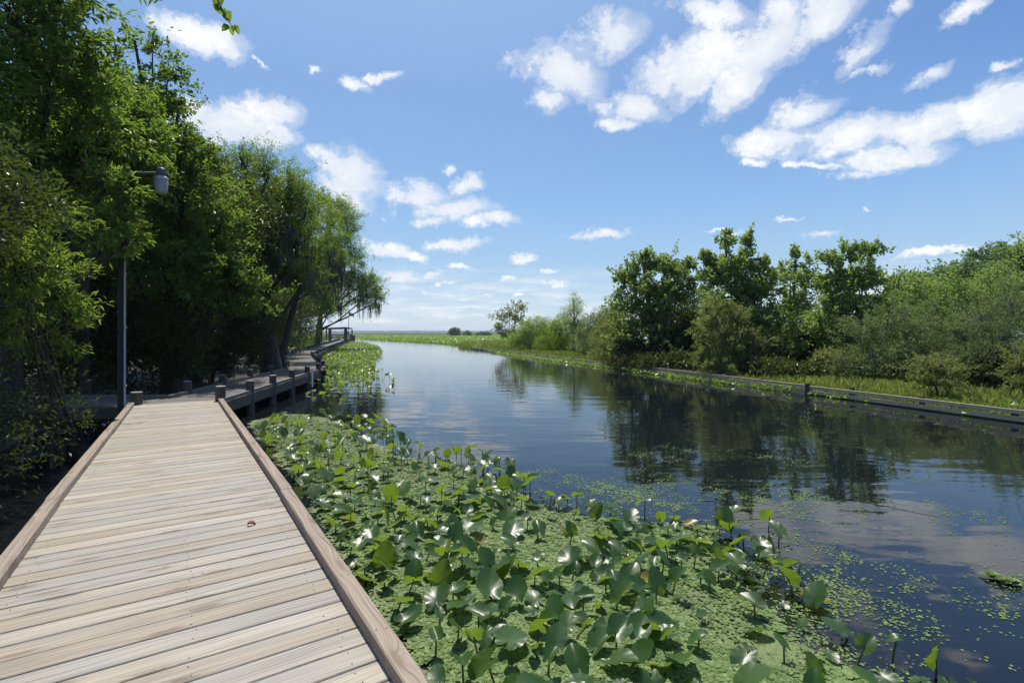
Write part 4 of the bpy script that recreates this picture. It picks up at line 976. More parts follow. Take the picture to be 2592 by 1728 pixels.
spray_tree('bald_cypress', 'bald cypress by the dock whose sparse moss-draped branch reaches out over the canal', 'tree', (-21.6, 55.5, .1),
     [Bl(770, 480, 54, 36, 26), Bl(800, 520, 54, 28, 45), Bl(770, 570, 54, 45, 40), Bl(815, 600, 54, 28, 30), Bl(800, 650, 54, 40, 28), Bl(840, 658, 54, 34, 26), Bl(864, 684, 54, 22, 28), Bl(825, 690, 54, 26, 16), Bl(750, 640, 54, 40, 40), Bl(760, 700, 55, 36, 26), Bl(845, 640, 54, 20, 14)],
     28, .26, .055, M['cypress'], trunk=.25, group=CG, seed=63, up=.4, side=.22, cover=9.5, fill=.3, moss=44, mossblobs=[Bl(765, 650, 54, 30, 40), Bl(775, 670, 53, 14, 36), Bl(740, 640, 54, 30, 40), Bl(850, 690, 54, 34, 16)], mosslen=(.7, 2.6))
tree('slender_tree', 'slender dark-trunked tree leaning behind the dock posts', 'tree', (-18.9, 44.5, .1), [Bl(712, 660, 44.5, 36, 40), Bl(738, 690, 45, 30, 30), Bl(690, 640, 44, 30, 30)], 420, 20, .16, .08, M['broad'], .15, group=BG, spray=.5, gauss=.2, seed=64)

# hanging sprays at the top of the picture (tips of a limb above the walkway)
def hanging_spray(label, pts, tips, L, W, seed, mat):
    r = np.random.default_rng(seed); root = empty('hanging_twig', pts[0]); tag(root, label, 'twig', 'leafy twigs hanging in from above')
    b = MB(); b.tube(pts, np.linspace(.006, .0025, len(pts)), 5); b.build('stem', M['bark'], root)
    P = np.array(tips, float); n = len(P)
    A = unit(np.stack([r.normal(size=n) * .5, r.normal(size=n) * .4, -np.ones(n) * .9], 1)); Nn = unit(np.stack([r.normal(size=n) * .5, -np.ones(n), r.normal(size=n) * .5], 1))
    V, Q = leaves(P, A, Nn, L * r.uniform(.7, 1.15, n), W * r.uniform(.7, 1.15, n), fold=.18)
    mesh_np('foliage', V, Q, mat, root)
y0 = 2.9
pp = [at(u * K, v * K, y0) for u, v in ((480, -60), (498, -5), (508, 20), (522, 42), (533, 62))]
hanging_spray('leafy vine tip with small heart-shaped leaves hanging from the top of the picture', pp,
              [at(u * K, v * K, y0 + d) for u, v, d in ((494, -4, 0), (500, 2, .02), (508, 4, -.02), (503, 14, .03), (514, 20, 0), (520, 24, .02), (516, 28, -.02), (526, 58, 0), (533, 58, .02), (541, 60, -.01), (538, 56, .02), (497, 8, .01), (510, -4, .0))], .058, .050, 71, M['broad_near'])
pp = [at(u * K, v * K, 3.1) for u, v in ((300, -60), (318, -20), (345, -6), (372, 2))]
hanging_spray('short twig with a few narrow pale leaves at the top edge above the tree crown', pp,
              [at(u * K, v * K, 3.1) for u, v in ((312, -18), (318, -14), (328, -10), (352, -10), (358, -6), (366, -2))], .07, .018, 72, M['broad_near'])

# ---- right bank
def rs(name, label, cat, u, v, y, blobs, per, L, W, mat, **kw):
    x = (u * K - CU) / F * y
    return spray_tree(name, label, cat, (x, y, .2), [Bl(*b) for b in blobs], per, L, W, M[mat], group=kw.pop('group', GR), **kw)
GR = 'trees on the right bank'
def rt(name, label, cat, u, v, y, blobs, n, per, L, W, mat, **kw):
    x = (u * K - CU) / F * y
    return tree(name, label, cat, (x, y, .2), [Bl(*b) for b in blobs], n, per, L, W, M[mat], group=kw.pop('group', GR), dens=kw.pop('dens', .5 if cat == 'tree' else .8), **kw)
rs('slender_tree', 'small sparse tree standing alone against the sky at the far end of the bulkhead', 'tree', 1175, 800, 60,
   [(1188, 713, 60, 26, 16), (1160, 738, 60, 30, 18), (1196, 740, 60, 18, 20), (1148, 758, 60, 20, 12), (1175, 775, 60, 28, 18)],
   16, .26, .15, 'olive', trunk=.12, seed=81, stems=3, up=.6, side=.2, cover=2.6)
rt('willow_bush', 'pale green rounded willow bush right of the lone sparse tree', 'bush', 1215, 805, 54, [(1205, 770, 54, 34, 24), (1240, 755, 54, 34, 26), (1210, 790, 53, 30, 16), (1180, 785, 53, 22, 14)], 420, 24, .20, .06, 'pale', trunk=.08, seed=82, spray=.5, gauss=.2, stems=3)
rt('willow_bush', 'yellow green willow bush left of the small feathery cypress', 'bush', 1275, 805, 50, [(1262, 770, 50, 30, 26), (1292, 755, 50, 28, 34), (1305, 785, 49, 32, 24), (1268, 792, 49, 30, 16)], 460, 24, .18, .055, 'cypress', trunk=.08, seed=83, spray=.45, gauss=.18, stems=3)
rt('slender_tree', 'thin pale twiggy tree rising between the willow bushes', 'tree', 1262, 800, 53, [(1250, 742, 53, 18, 9), (1275, 745, 53, 12, 9), (1262, 760, 53, 16, 12)], 150, 16, .17, .06, 'pale', trunk=.12, bark='bark_pale', seed=84, spray=.5, gauss=.18, shell=.6, twigs=18)
rt('small_cypress', 'small feathery pale cypress with hanging moss on the right bank', 'tree', 1317, 805, 47, [(1318, 690, 47, 12, 16), (1308, 715, 47, 22, 12), (1328, 718, 47, 18, 14), (1312, 742, 47, 28, 12), (1335, 735, 47, 14, 10)], 420, 24, .18, .03, 'pale', trunk=.15, seed=85, spray=.5, gauss=.14, moss=40, mosslen=(.5, 1.4), shell=.6, mossblobs=[Bl(1325, 745, 47, 18, 14)])
rt('olive_bush', 'grey olive bush in front of the small cypress', 'bush', 1362, 820, 40, [(1350, 770, 40, 34, 34), (1378, 748, 40, 36, 42), (1400, 735, 40, 28, 36), (1360, 798, 39, 40, 26)], 700, 24, .13, .06, 'grey', trunk=.08, seed=86, spray=.4, gauss=.16, stems=4, bare=30)
rt('olive_bush', 'rounded olive bush left of the big spreading maple', 'bush', 1412, 830, 34, [(1410, 765, 34, 40, 52), (1430, 805, 33, 48, 36), (1390, 800, 33, 36, 32), (1380, 825, 32, 34, 16)], 700, 24, .12, .06, 'olive', trunk=.07, seed=87, spray=.35, gauss=.14, stems=4)
rs('red_maple', 'broad fan-shaped maple, leftmost of the tall dark trees on the right bank', 'tree', 1498, 850, 28,
   [(1440, 655, 28, 40, 30), (1475, 630, 28, 36, 36), (1520, 620, 28, 40, 36), (1565, 630, 28, 34, 34), (1500, 690, 28, 75, 45), (1560, 690, 28, 50, 45), (1450, 720, 28, 50, 45), (1510, 760, 28, 80, 45), (1430, 780, 27.5, 45, 36), (1480, 600, 28, 12, 22), (1585, 610, 28, 14, 18)],
     26, .17, .115, 'maple', trunk=.17, seed=88, stems=3, up=.9, side=.10, cover=5.78, moss=25, mossblobs=[Bl(1500, 730, 28, 40, 20)])
rs('red_maple', 'tallest maple with a ragged two-pointed top on the right bank', 'tree', 1700, 870, 24,
   [(1668, 562, 24, 14, 30), (1718, 572, 24, 17, 30), (1640, 610, 24, 24, 22), (1690, 622, 24, 42, 36), (1745, 625, 24, 30, 32), (1650, 650, 24, 45, 36), (1720, 680, 24, 65, 50), (1770, 650, 24, 28, 30), (1680, 740, 23.5, 70, 50), (1750, 760, 23.5, 50, 45), (1620, 590, 24, 12, 14)],
     26, .16, .11, 'maple', trunk=.18, seed=89, stems=2, up=.9, side=.09, cover=7.41, moss=40, mossblobs=[Bl(1715, 680, 24, 26, 40)])
rs('wax_myrtle_shrub', 'yellowish green domed bush at the foot of the tallest maple', 'bush', 1655, 862, 21.5, [(1650, 715, 21.5, 36, 30), (1625, 765, 21, 34, 36), (1690, 745, 21.5, 40, 44), (1610, 825, 20.8, 26, 26), (1670, 800, 21, 50, 44), (1720, 800, 21.3, 34, 34), (1640, 845, 20.4, 40, 18)],
     24, .12, .05, 'olive', trunk=.06, seed=90, stems=5, up=.6, side=.06, cover=11)
rs('slender_tree', 'thin-topped sparse tree between the two tall maples', 'tree', 1826, 870, 25, [(1825, 590, 25, 18, 20), (1860, 610, 25, 26, 20), (1815, 640, 25, 30, 28), (1850, 660, 25, 36, 34), (1820, 715, 25, 45, 45), (1800, 770, 24.5, 45, 45)], 20, .16, .10, 'maple', trunk=.12, seed=91, stems=2, up=.9, side=.09, cover=5.93)
rs('red_maple', 'dense maple with three blunt tops, second tallest on the right bank', 'tree', 1950, 885, 22.5,
   [(1905, 610, 22.5, 24, 30), (1950, 590, 22.5, 22, 30), (2000, 590, 22.5, 32, 30), (1930, 660, 22.5, 55, 45), (1990, 660, 22.5, 48, 45), (1910, 720, 22.5, 55, 45), (1980, 740, 22.5, 60, 45), (1880, 770, 22, 45, 45), (1940, 800, 22, 60, 40), (2015, 700, 22.5, 30, 30)],
     26, .15, .10, 'maple', trunk=.16, seed=92, stems=2, up=.8, side=.09, cover=6.93)
rs('grey_bush', 'grey twiggy bush under the dense three-topped maple', 'bush', 2010, 895, 19.5, [(1985, 765, 19.5, 56, 40), (2045, 740, 19.5, 60, 46), (2010, 820, 19.2, 75, 44), (2090, 810, 19.5, 60, 46), (1930, 840, 19, 46, 34), (2110, 760, 20, 46, 40)],
     22, .085, .038, 'grey', trunk=.06, bark='bark_pale', seed=93, stems=5, up=.5, side=.06, cover=7)
for k, (u, lab, bl, n, mt) in enumerate([
    (2085, 'leafy tree behind the grey bush, first right of the dense maple', [(2080, 660, 30, 40, 28), (2060, 710, 30, 45, 40), (2120, 690, 30, 50, 45), (2090, 760, 30, 60, 45)], 1000, 'maple'),
    (2180, 'round-topped green tree in the background row, just right of centre of that row', [(2150, 650, 32, 45, 30), (2200, 640, 32, 45, 30), (2180, 700, 32, 75, 50), (2200, 770, 32, 70, 45)], 1100, 'far_leaf'),
    (2285, 'tall feathery tree at the back of the right bank row', [(2260, 600, 36, 36, 26), (2300, 590, 36, 30, 22), (2240, 640, 36, 45, 34), (2300, 660, 36, 60, 45), (2270, 740, 36, 70, 50)], 1200, 'far_leaf'),
    (2370, 'leafy bright green tree cut by the right edge of the picture', [(2340, 620, 33, 40, 40), (2400, 600, 33, 60, 50), (2340, 700, 33, 50, 50), (2420, 720, 33, 80, 80)], 1100, 'maple'),
]):
    rs('forest_tree', lab, 'tree', u, 880, bl[0][2], bl, 24, .19, .125, mt, trunk=.17, seed=100 + k, up=.7, side=.12, cover=7.41, group='background trees on the right bank')
rs('grey_bush', 'large grey bare-branched shrub thicket near the right edge', 'bush', 2290, 890, 17.5, [(2250, 735, 17.5, 70, 46), (2330, 705, 17.5, 60, 50), (2290, 790, 17.2, 90, 50), (2225, 825, 17, 60, 40), (2370, 790, 17.5, 60, 70), (2200, 770, 18, 50, 40)],
     16, .075, .032, 'grey', trunk=.06, bark='bark_pale', seed=110, stems=6, up=.5, side=.05, cover=7)
rs('olive_bush', 'small yellowish bush standing on the lawn close behind the two-rail bulkhead', 'bush', 2155, 905, 13.6, [(2130, 845, 13.6, 40, 26), (2170, 850, 13.6, 42, 30), (2150, 880, 13.4, 45, 20), (2110, 870, 13.4, 25, 20), (2195, 870, 13.6, 22, 20)],
     20, .065, .032, 'olive', trunk=.03, seed=111, stems=5, up=.6, side=.035, cover=13)
rs('olive_bush', 'leafy olive bush on the lawn cut by the right edge', 'bush', 2350, 905, 13.0, [(2345, 850, 13, 30, 36), (2375, 840, 13, 40, 50), (2340, 885, 12.8, 20, 18)],
     20, .065, .032, 'olive', trunk=.03, seed=112, stems=4, up=.6, side=.035, cover=13)
UR = 'dark undergrowth bushes on the right bank'
for k, (u, y, lab, bl, n, mt) in enumerate([
    (1480, 27, 'dark low bush below the fan-shaped maple', [(1460, 810, 27, 50, 30), (1500, 830, 26.5, 50, 22), (1540, 800, 27, 50, 35)], 650, 'dark'),
    (1580, 26, 'shadowed bush between the fan-shaped maple and the yellowish dome', [(1575, 760, 26, 40, 50), (1580, 820, 25.5, 45, 30), (1550, 840, 25, 40, 16)], 650, 'dark'),
    (1730, 23, 'dark bush right of the yellowish dome', [(1730, 810, 23, 45, 36), (1760, 830, 23, 36, 24)], 420, 'dark'),
    (1870, 24, 'shadowed bush behind the trunks of the two tall maples', [(1850, 800, 25, 50, 36), (1890, 830, 24.5, 45, 24), (1800, 820, 25.5, 40, 26)], 600, 'dark'),
    (1900, 20.5, 'small pale-leaved bush by the trunk of the dense maple', [(1895, 840, 20.5, 24, 26), (1920, 860, 20.3, 26, 18)], 240, 'olive'),
    (2120, 24, 'shadowed thicket behind the grey bush', [(2100, 810, 24, 60, 36), (2160, 790, 24, 60, 45), (2220, 790, 24, 55, 45)], 800, 'dark'),
    (1640, 30, 'dark tall thicket behind the maples', [(1620, 720, 31, 50, 50), (1600, 780, 31, 60, 50), (1800, 740, 31, 60, 60), (1700, 790, 31, 80, 50)], 1000, 'dark'),
    (2000, 30, 'dark tall thicket behind the dense maple', [(1900, 770, 31, 70, 50), (2000, 780, 31, 70, 55), (2060, 740, 31, 50, 50)], 900, 'dark'),
    (1560, 23.5, 'low shadowed bush just behind the solid plank wall', [(1560, 840, 23.5, 50, 20), (1500, 845, 24.5, 50, 16), (1440, 838, 26, 44, 16)], 420, 'dark'),
    (1780, 20, 'low shadowed bush between the dome and the small pale bush', [(1760, 855, 20, 46, 20), (1820, 862, 19.6, 46, 18)], 360, 'dark'),
    (2000, 18.3, 'low shadowed bush along the edge of the lawn', [(1960, 875, 18.6, 50, 14), (2030, 880, 18.2, 46, 14), (2090, 868, 18.6, 40, 20)], 320, 'dark'),
    (2250, 16.5, 'dark low bush under the grey thicket near the right edge', [(2230, 860, 16.6, 50, 18), (2300, 850, 16.6, 46, 22)], 260, 'dark'),
    (2200, 26, 'tall leafy thicket closing the row behind the grey bushes', [(2120, 690, 26, 60, 50), (2200, 690, 26.5, 60, 60), (2280, 680, 27, 70, 60), (2160, 750, 26, 70, 50), (2350, 690, 27, 60, 60)], 1300, 'maple'),
    (1440, 44, 'leafy hedge-like bush at the back behind the olive bushes', [(1430, 760, 44, 40, 36), (1395, 770, 44, 40, 26), (1345, 780, 44, 30, 20)], 500, 'olive'),
]):
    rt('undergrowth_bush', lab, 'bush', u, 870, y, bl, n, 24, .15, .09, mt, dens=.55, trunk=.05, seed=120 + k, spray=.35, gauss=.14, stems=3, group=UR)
# far clump and shrubs on the marsh
FG = 'distant trees on the marsh'
def far_tree(u, label, y, blobs, n, seed):
    tree('distant_tree', label, 'tree', ((u * K - CU) / F * y, y, .1), [Bl(*b) for b in blobs], n, 16, .8, .5, M['far_leaf'], trunk=.4, group=FG, spray=1.2, gauss=.5, seed=seed, stems=2)
far_tree(1043, 'small round distant tree on the marsh horizon', 330, [(1038, 763, 330, 7, 5), (1048, 763, 330, 7, 5), (1043, 760, 330, 7, 4)], 260, 131)
far_tree(1076, 'low distant tree right of the round one on the marsh horizon', 360, [(1076, 766, 360, 5, 2.6), (1068, 768, 360, 6, 1.6)], 130, 132)
far_tree(1107, 'pointed tiny distant tree on the marsh horizon', 360, [(1107, 766, 360, 3, 2.4), (1098, 768, 360, 6, 1.4), (1120, 767.5, 360, 7, 2)], 130, 133)

# ------------------------------------------------------------------ grass, reeds
def blades(name, poly, n, h, w, mat, z, seed, lean=.35, kind='stuff', parent=None, yweight=True):
    r = np.random.default_rng(seed)
    q = scatter(poly, n * (3 if yweight else 1), r)
    if yweight:
        d = np.linalg.norm(q, axis=1); p = 1 / np.maximum(d, 6) ** 1.3; q = q[r.choice(len(q), n, False, p / p.sum())]
    n = len(q); P = np.column_stack([q, np.full(n, z)])
    a = r.random(n) * 2 * PI; W = np.stack([np.cos(a), np.sin(a), 0 * a], 1)
    H = h * r.uniform(.5, 1.3, n)[:, None]; T = unit(np.column_stack([r.normal(size=(n, 2)) * lean, np.ones(n)]))
    V = np.stack([P - W * w / 2, P + W * w / 2, P + T * H * .6 + W * w * .3, P + T * H + np.stack([np.sin(a), np.cos(a), 0 * a], 1) * H * .25], 1).reshape(-1, 3)
    o = mesh_np(name, V, np.arange(4 * n).reshape(n, 4), mat)
    return tag(o, kind=kind)
LAWN = [(wall_x(8) + .2, 8), (wall_x(58) + .2, 58), (4, 60), (30, 34), (34, 12), (30, 8)]
blades('grass', LAWN, 60000, .10, .02, M['grass'], .115, 1)
blades('reeds', [(wall_x(30) + 1.2, 30), (wall_x(58) + .3, 58), (6, 58), (9, 34)], 9000, .22, .03, M['grass'], .11, 2)
blades('reeds', [(wall_x(59), 60), (-7, 66), (-9, 90), (4, 130), (25, 120), (4, 60)], 16000, .5, .06, M['reed'], .05, 3)
blades('reeds', [(-22.6, 57), (-28.6, 76), (-33, 84), (-40, 84), (-70, 120), (-120, 160), (-120, 64), (-27, 61)], 40000, 1.15, .05, M['reed'], .1, 4)
blades('reeds', [(-39, 105), (-47, 136), (-60, 190), (-300, 420), (-300, 130)], 26000, 1.2, .18, M['reed'], .1, 5)
blades('grass_tufts', [(wall_x(8) + .1, 8), (wall_x(28) + .1, 28), (wall_x(28) + 1.0, 28), (wall_x(8) + .9, 8)], 9000, .17, .012, M['grass'], .115, 8, yweight=False)
blades('grass_tufts', [(wall_x(9) + 1.5, 9), (wall_x(20) + .8, 20), (wall_x(20) + 4, 20), (wall_x(9) + 5, 9)], 5000, .26, .012, M['reed'], .115, 9, yweight=False)
blades('reeds', [(15.6, 14.6), (16.6, 14.6), (16.8, 15.8), (15.5, 15.6)], 600, .5, .012, M['reed'], .11, 6, yweight=False)
blades('reeds', [(-400, 520), (400, 420), (480, 620), (-400, 760)], 22000, 1.6, .9, M['reed'], .0, 7, yweight=False)

# ------------------------------------------------------------------ far lily field
def W(*pts): return [gp(u * K, v * K) for u, v in pts]
FIELD = W((806, 778.5), (850, 780), (900, 782.5), (950, 785), (1000, 788), (1040, 791), (1075, 797), (1095, 803)) + [np.array([-4.9, 62, 0]), np.array([-3, 100, 0]), np.array([60, 300, 0]), np.array([500, 700, 0]), np.array([-700, 900, 0]), np.array([-90, 230, 0])]
FPOLY = [(p[0], p[1]) for p in FIELD]
b = MB(); b.add([(p[0], p[1], .004) for p in FPOLY], [tuple(range(len(FPOLY)))]); tag(b.build('lily_mat', M['marsh']), kind='stuff')
def lily_scatter(name, poly, n, L, hmax, seed, mat=None, yw=1.6, stems=True, tilt=.55):
    r = np.random.default_rng(seed); q = scatter(poly, n * 3, r)
    d = np.linalg.norm(q, axis=1); p = 1 / d ** yw; q = q[r.choice(len(q), n, False, p / p.sum())]
    h = r.uniform(.03, hmax, n); P = np.column_stack([q, h])
    a = r.random(n) * 2 * PI; A = unit(np.stack([np.cos(a), np.sin(a), r.normal(size=n) * tilt], 1)); Nn = unit(r.normal(size=(n, 3)) * tilt + np.array([0, 0, 1.0]))
    sc = L * r.uniform(.6, 1.25, n)
    V, Q = leaves(P - A * sc[:, None] * .4, A, Nn, sc, sc * .78, fold=.18, curl=.1)
    if stems:
        k = r.random(n) < .6; m = k.sum(); B = np.column_stack([q[k], np.full(m, -.02)]) + r.normal(size=(m, 3)) * np.array([.05, .05, 0]); w = np.array([.006, 0, 0]) * (L / .22)
        V2 = np.stack([B - w, B + w, P[k] + w, P[k] - w], 1).reshape(-1, 3); Q2 = np.arange(4 * m).reshape(m, 4) + len(V)
        V = np.concatenate([V, V2]); Q = np.concatenate([Q, Q2])
    return tag(mesh_np(name, V, Q, mat or M['lily_far']), kind='stuff')
NEARF = [p for p in FPOLY if p[1] < 320]
lily_scatter('lily_field', FPOLY, 60000, .55, .45, 201, yw=2.3, stems=False)
lily_scatter('lily_field', [(p[0], p[1]) for p in W((806, 777), (850, 780), (900, 782.5), (950, 785), (1000, 788), (1040, 791), (1075, 797), (1095, 803), (1120, 792), (1000, 781), (900, 777))], 16000, .32, .4, 202, yw=1.0)
# strip in front of the bulkhead
STRIP = W((1085, 799), (1140, 812), (1250, 828), (1330, 838), (1420, 850), (1500, 862), (1600, 876), (1690, 888), (1730, 890), (1690, 876), (1560, 856), (1420, 842), (1300, 824), (1180, 808), (1100, 797))
lily_scatter('lily_strip', [(p[0], p[1]) for p in STRIP], 4600, .145, .15, 203, yw=.6)
lily_scatter('lily_strip', [(p[0], p[1]) for p in W((1700, 884), (1760, 896), (1850, 905), (1850, 900), (1760, 888))], 200, .14, .18, 204, yw=.5)
lily_scatter('lily_strip', [(p[0], p[1]) for p in W((2120, 936), (2200, 955), (2352, 968), (2420, 975), (2420, 948), (2250, 935), (2150, 925))], 210, .14, .26, 205, yw=.5)
lily_scatter('lily_strip', [(p[0], p[1]) for p in W((1855, 907), (1900, 915), (2000, 925), (2000, 918), (1900, 906))], 40, .16, .1, 206, yw=.5)
# patch beside the far boardwalk
PATCH = W((735, 868), (790, 880), (850, 872), (862, 860), (860, 835), (880, 812), (870, 798), (835, 787), (805, 786), (770, 802), (745, 820), (735, 845))
lily_scatter('lily_patch', [(p[0], p[1]) for p in PATCH], 4800, .165, .36, 207, mat=M['lily_far'], yw=.9)
lily_scatter('lily_patch', [(p[0], p[1]) for p in W((700, 905), (760, 935), (880, 925), (910, 880), (870, 850), (740, 862))], 70, .19, .3, 208, mat=M['lily_far'], yw=.3)

# ------------------------------------------------------------------ floating carpet and foreground lilies
CARPET = [(p[0], p[1]) for p in W((572, 972), (640, 950), (730, 955), (790, 975), (840, 1015), (930, 1045), (1040, 1075), (1130, 1110), (1230, 1150), (1330, 1185), (1450, 1205), (1560, 1200), (1650, 1215), (1600, 1260), (1640, 1300), (1700, 1350), (1790, 1420), (1830, 1480), (1980, 1560), (2100, 1640), (2100, 1800), (1060, 1800), (985, 1575), (840, 1370), (735, 1190), (640, 1050))]
def carpet():
    # sheet of duckweed, its edge broken up by the material
    m, nt, out = new_mat('duckweed')
    tc = N(nt, 'ShaderNodeTexCoord'); at_ = N(nt, 'ShaderNodeAttribute', attribute_name='edge')
    def nz(s, d, r_=.6):
        n = N(nt, 'ShaderNodeTexNoise', i_Scale=s, i_Detail=d, i_Roughness=r_); nt.links.new(tc.outputs['Object'], n.inputs['Vector']); return n.outputs[0]
    vo = N(nt, 'ShaderNodeTexVoronoi', i_Scale=95.0); nt.links.new(tc.outputs['Object'], vo.inputs['Vector'])
    big, fine = nz(1.6, 5.0), nz(22.0, 5.0)
    sc = N(nt, 'ShaderNodeSeparateColor'); nt.links.new(vo.outputs['Color'], sc.inputs[0])
    c = ramp(nt, math_(nt, 'ADD', math_(nt, 'MULTIPLY', sc.outputs[0], .35), math_(nt, 'MULTIPLY', big, .75)), [(.25, (.048, .080, .018)), (.5, (.098, .140, .034)), (.8, (.155, .192, .058))])
    c = mix(nt, ramp(nt, fine, [(.36, (1,) * 3), (.45, (0,) * 3)]), c, (.020, .026, .010))
    p = principled(nt, Roughness=.65); nt.links.new(c, p.inputs['Base Color'])
    bp = N(nt, 'ShaderNodeBump', i_Strength=.7, i_Distance=.012); nt.links.new(math_(nt, 'SUBTRACT', fine, math_(nt, 'MULTIPLY', vo.outputs['Distance'], .5)), bp.inputs['Height']); nt.links.new(bp.outputs[0], p.inputs['Normal'])
    tr = N(nt, 'ShaderNodeBsdfTransparent')
    a = math_(nt, 'ADD', at_.outputs['Fac'], math_(nt, 'ADD', math_(nt, 'MULTIPLY', math_(nt, 'SUBTRACT', big, .5), 1.9), math_(nt, 'MULTIPLY', math_(nt, 'SUBTRACT', fine, .5), 1.3)))
    al = math_(nt, 'GREATER_THAN', a, .30)
    ms = N(nt, 'ShaderNodeMixShader'); nt.links.new(al, ms.inputs[0]); nt.links.new(tr.outputs[0], ms.inputs[1]); nt.links.new(p.outputs[0], ms.inputs[2]); nt.links.new(ms.outputs[0], out.inputs[0])
    lo, hi = np.array(CARPET).min(0) - .6, np.array(CARPET).max(0) + .6
    nx, ny = 110, 150
    xs = np.linspace(lo[0], hi[0], nx); ys = np.linspace(lo[1], hi[1], ny); X, Y = np.meshgrid(xs, ys)
    P = np.column_stack([X.ravel(), Y.ravel()]); ins = inside(CARPET, P); d = edge_dist(CARPET, P); sd = np.where(ins, d, -d)
    i, j = np.meshgrid(np.arange(nx - 1), np.arange(ny - 1)); a0 = (j * nx + i).ravel(); Q = np.stack([a0, a0 + 1, a0 + nx + 1, a0 + nx], 1)
    keep = (sd[Q] > -.7).any(1); Q = Q[keep]
    o = mesh_np('duckweed_carpet', np.column_stack([P, np.full(len(P), .004)]), Q, m)
    at2 = o.data.attributes.new('edge', 'FLOAT', 'POINT'); at2.data.foreach_set('value', np.clip(sd / .45 + .25, -2, 1.3).astype(np.float32))
    tag(o, kind='stuff')
    # water lettuce: small floating rosettes, thick near the walkway end and thinner away
    r = np.random.default_rng(301)
    q = scatter(CARPET, 60000, r); d = np.linalg.norm(q, axis=1); ed = edge_dist(CARPET, q)
    lump = np.sin(q[:, 0] * 2.1 + 1) * np.cos(q[:, 1] * 1.7) + np.sin(q[:, 0] * 5.3 + q[:, 1] * 3.1) * .6
    k = (r.random(len(q)) < np.clip((7.0 - d) / 3.2, .03, 1)) & (r.random(len(q)) < np.clip(ed / .22, .15, 1)) & (lump > -.62)
    q = q[k][:19000]; n = len(q); m_ = 5
    ang = (r.random(n)[:, None] * 2 * PI + np.arange(m_)[None] * 2 * PI / m_ + r.normal(size=(n, m_)) * .3).ravel()
    B = np.repeat(np.column_stack([q, r.uniform(.006, .014, n)]), m_, 0); lift = r.uniform(.02, .26, n * m_)
    A = np.stack([np.cos(ang), np.sin(ang), lift], 1); Nn = np.stack([-np.cos(ang) * lift, -np.sin(ang) * lift, np.ones_like(ang)], 1)
    L = np.repeat(r.uniform(.020, .044, n), m_) * r.uniform(.7, 1.2, n * m_)
    A = unit(A); S = unit(np.cross(A, Nn)); n5 = len(B)
    Lc = L[:, None]; Wd = Lc * .92; Nu = np.cross(S, A)
    V = np.stack([B, B + A * Lc * .45 + S * Wd * .46 + Nu * Lc * .12, B + A * Lc * .92 + S * Wd * .38, B + A * Lc * 1.0, B + A * Lc * .92 - S * Wd * .38, B + A * Lc * .45 - S * Wd * .46 + Nu * Lc * .12], 1).reshape(-1, 3)
    bb = np.arange(n5)[:, None] * 6; Q = np.concatenate([bb + np.array([[0, 1, 2, 3]]), bb + np.array([[0, 3, 4, 5]])])
    tag(mesh_np('water_lettuce_carpet', V, Q, M['lettuce']), kind='stuff')
    # loose duckweed fronds that give the sheet its grain
    q = scatter(CARPET, 60000, r); dd = np.linalg.norm(q, axis=1); ed = edge_dist(CARPET, q)
    lump = np.sin(q[:, 0] * 3.3 + 2) * np.cos(q[:, 1] * 2.9 + 1) + .6 * np.sin(q[:, 0] * 8.1 - q[:, 1] * 6.7)
    k = (r.random(len(q)) < np.clip(ed / .3 + .2, 0, 1)) & (lump > -1.0) & (r.random(len(q)) < np.clip(9.5 / dd, .3, 1))
    q = q[k][:42000]; n = len(q); s = r.uniform(.006, .016, n); a = r.random(n) * 2 * PI; z0 = r.uniform(.006, .018, n)
    V = np.stack([np.column_stack([q[:, 0] + s * np.cos(a + t), q[:, 1] + s * np.sin(a + t), z0 + s * r.uniform(-.25, .25, n)]) for t in (0, PI / 2, PI, 3 * PI / 2)], 1).reshape(-1, 3)
    tag(mesh_np('duckweed_fronds', V, np.arange(4 * n).reshape(n, 4), M['duck']), kind='stuff')
    # loose duckweed drifting on the open water
    OPEN = [(p[0], p[1]) for p in W((1180, 1085), (1500, 1010), (1800, 1000), (2100, 1040), (2352, 1120), (2500, 1250), (2500, 1700), (1900, 1700), (1500, 1230), (1250, 1160))]
    q = scatter(OPEN, 150000, r)
    f = np.zeros(len(q))
    for fx, fy, ph, w_ in ((1.3, 2.9, 0, 1.0), (3.1, -1.7, 2, .8), (6.3, 4.9, 1, .7), (-9.1, 8.3, 4, .6), (15.0, 13.0, 3, .5), (-17, 21, 5, .5)): f += w_ * np.sin(q[:, 0] * fx + q[:, 1] * fy + ph + np.sin(q[:, 0] * fy * .4))
    near = np.clip(1.4 - edge_dist(CARPET, q) * .55, -.3, 1.4)
    k = (f * .75 + near * 1.1 + r.normal(size=len(q)) * 1.0) > 2.55
    q = q[k][:24000]; n = len(q); s = r.uniform(.0035, .0105, n) * np.where(r.random(n) < .1, 1.6, 1)
    a = r.random(n) * 2 * PI
    ring = [np.column_stack([q[:, 0] + s * np.cos(a + t) * e, q[:, 1] + s * np.sin(a + t), np.full(n, .004) + (s * .12 if z else 0)]) for t, e, z in ((0, 1, 0), (PI / 3, .9, 1), (2 * PI / 3, 1.1, 0), (PI, 1, 0), (4 * PI / 3, .85, 1), (5 * PI / 3, 1.1, 0))]
    V = np.stack(ring, 1).reshape(-1, 3)
    tag(mesh_np('floating_duckweed', V, np.arange(6 * n).reshape(n, 6), M['lettuce']), kind='stuff')
carpet()

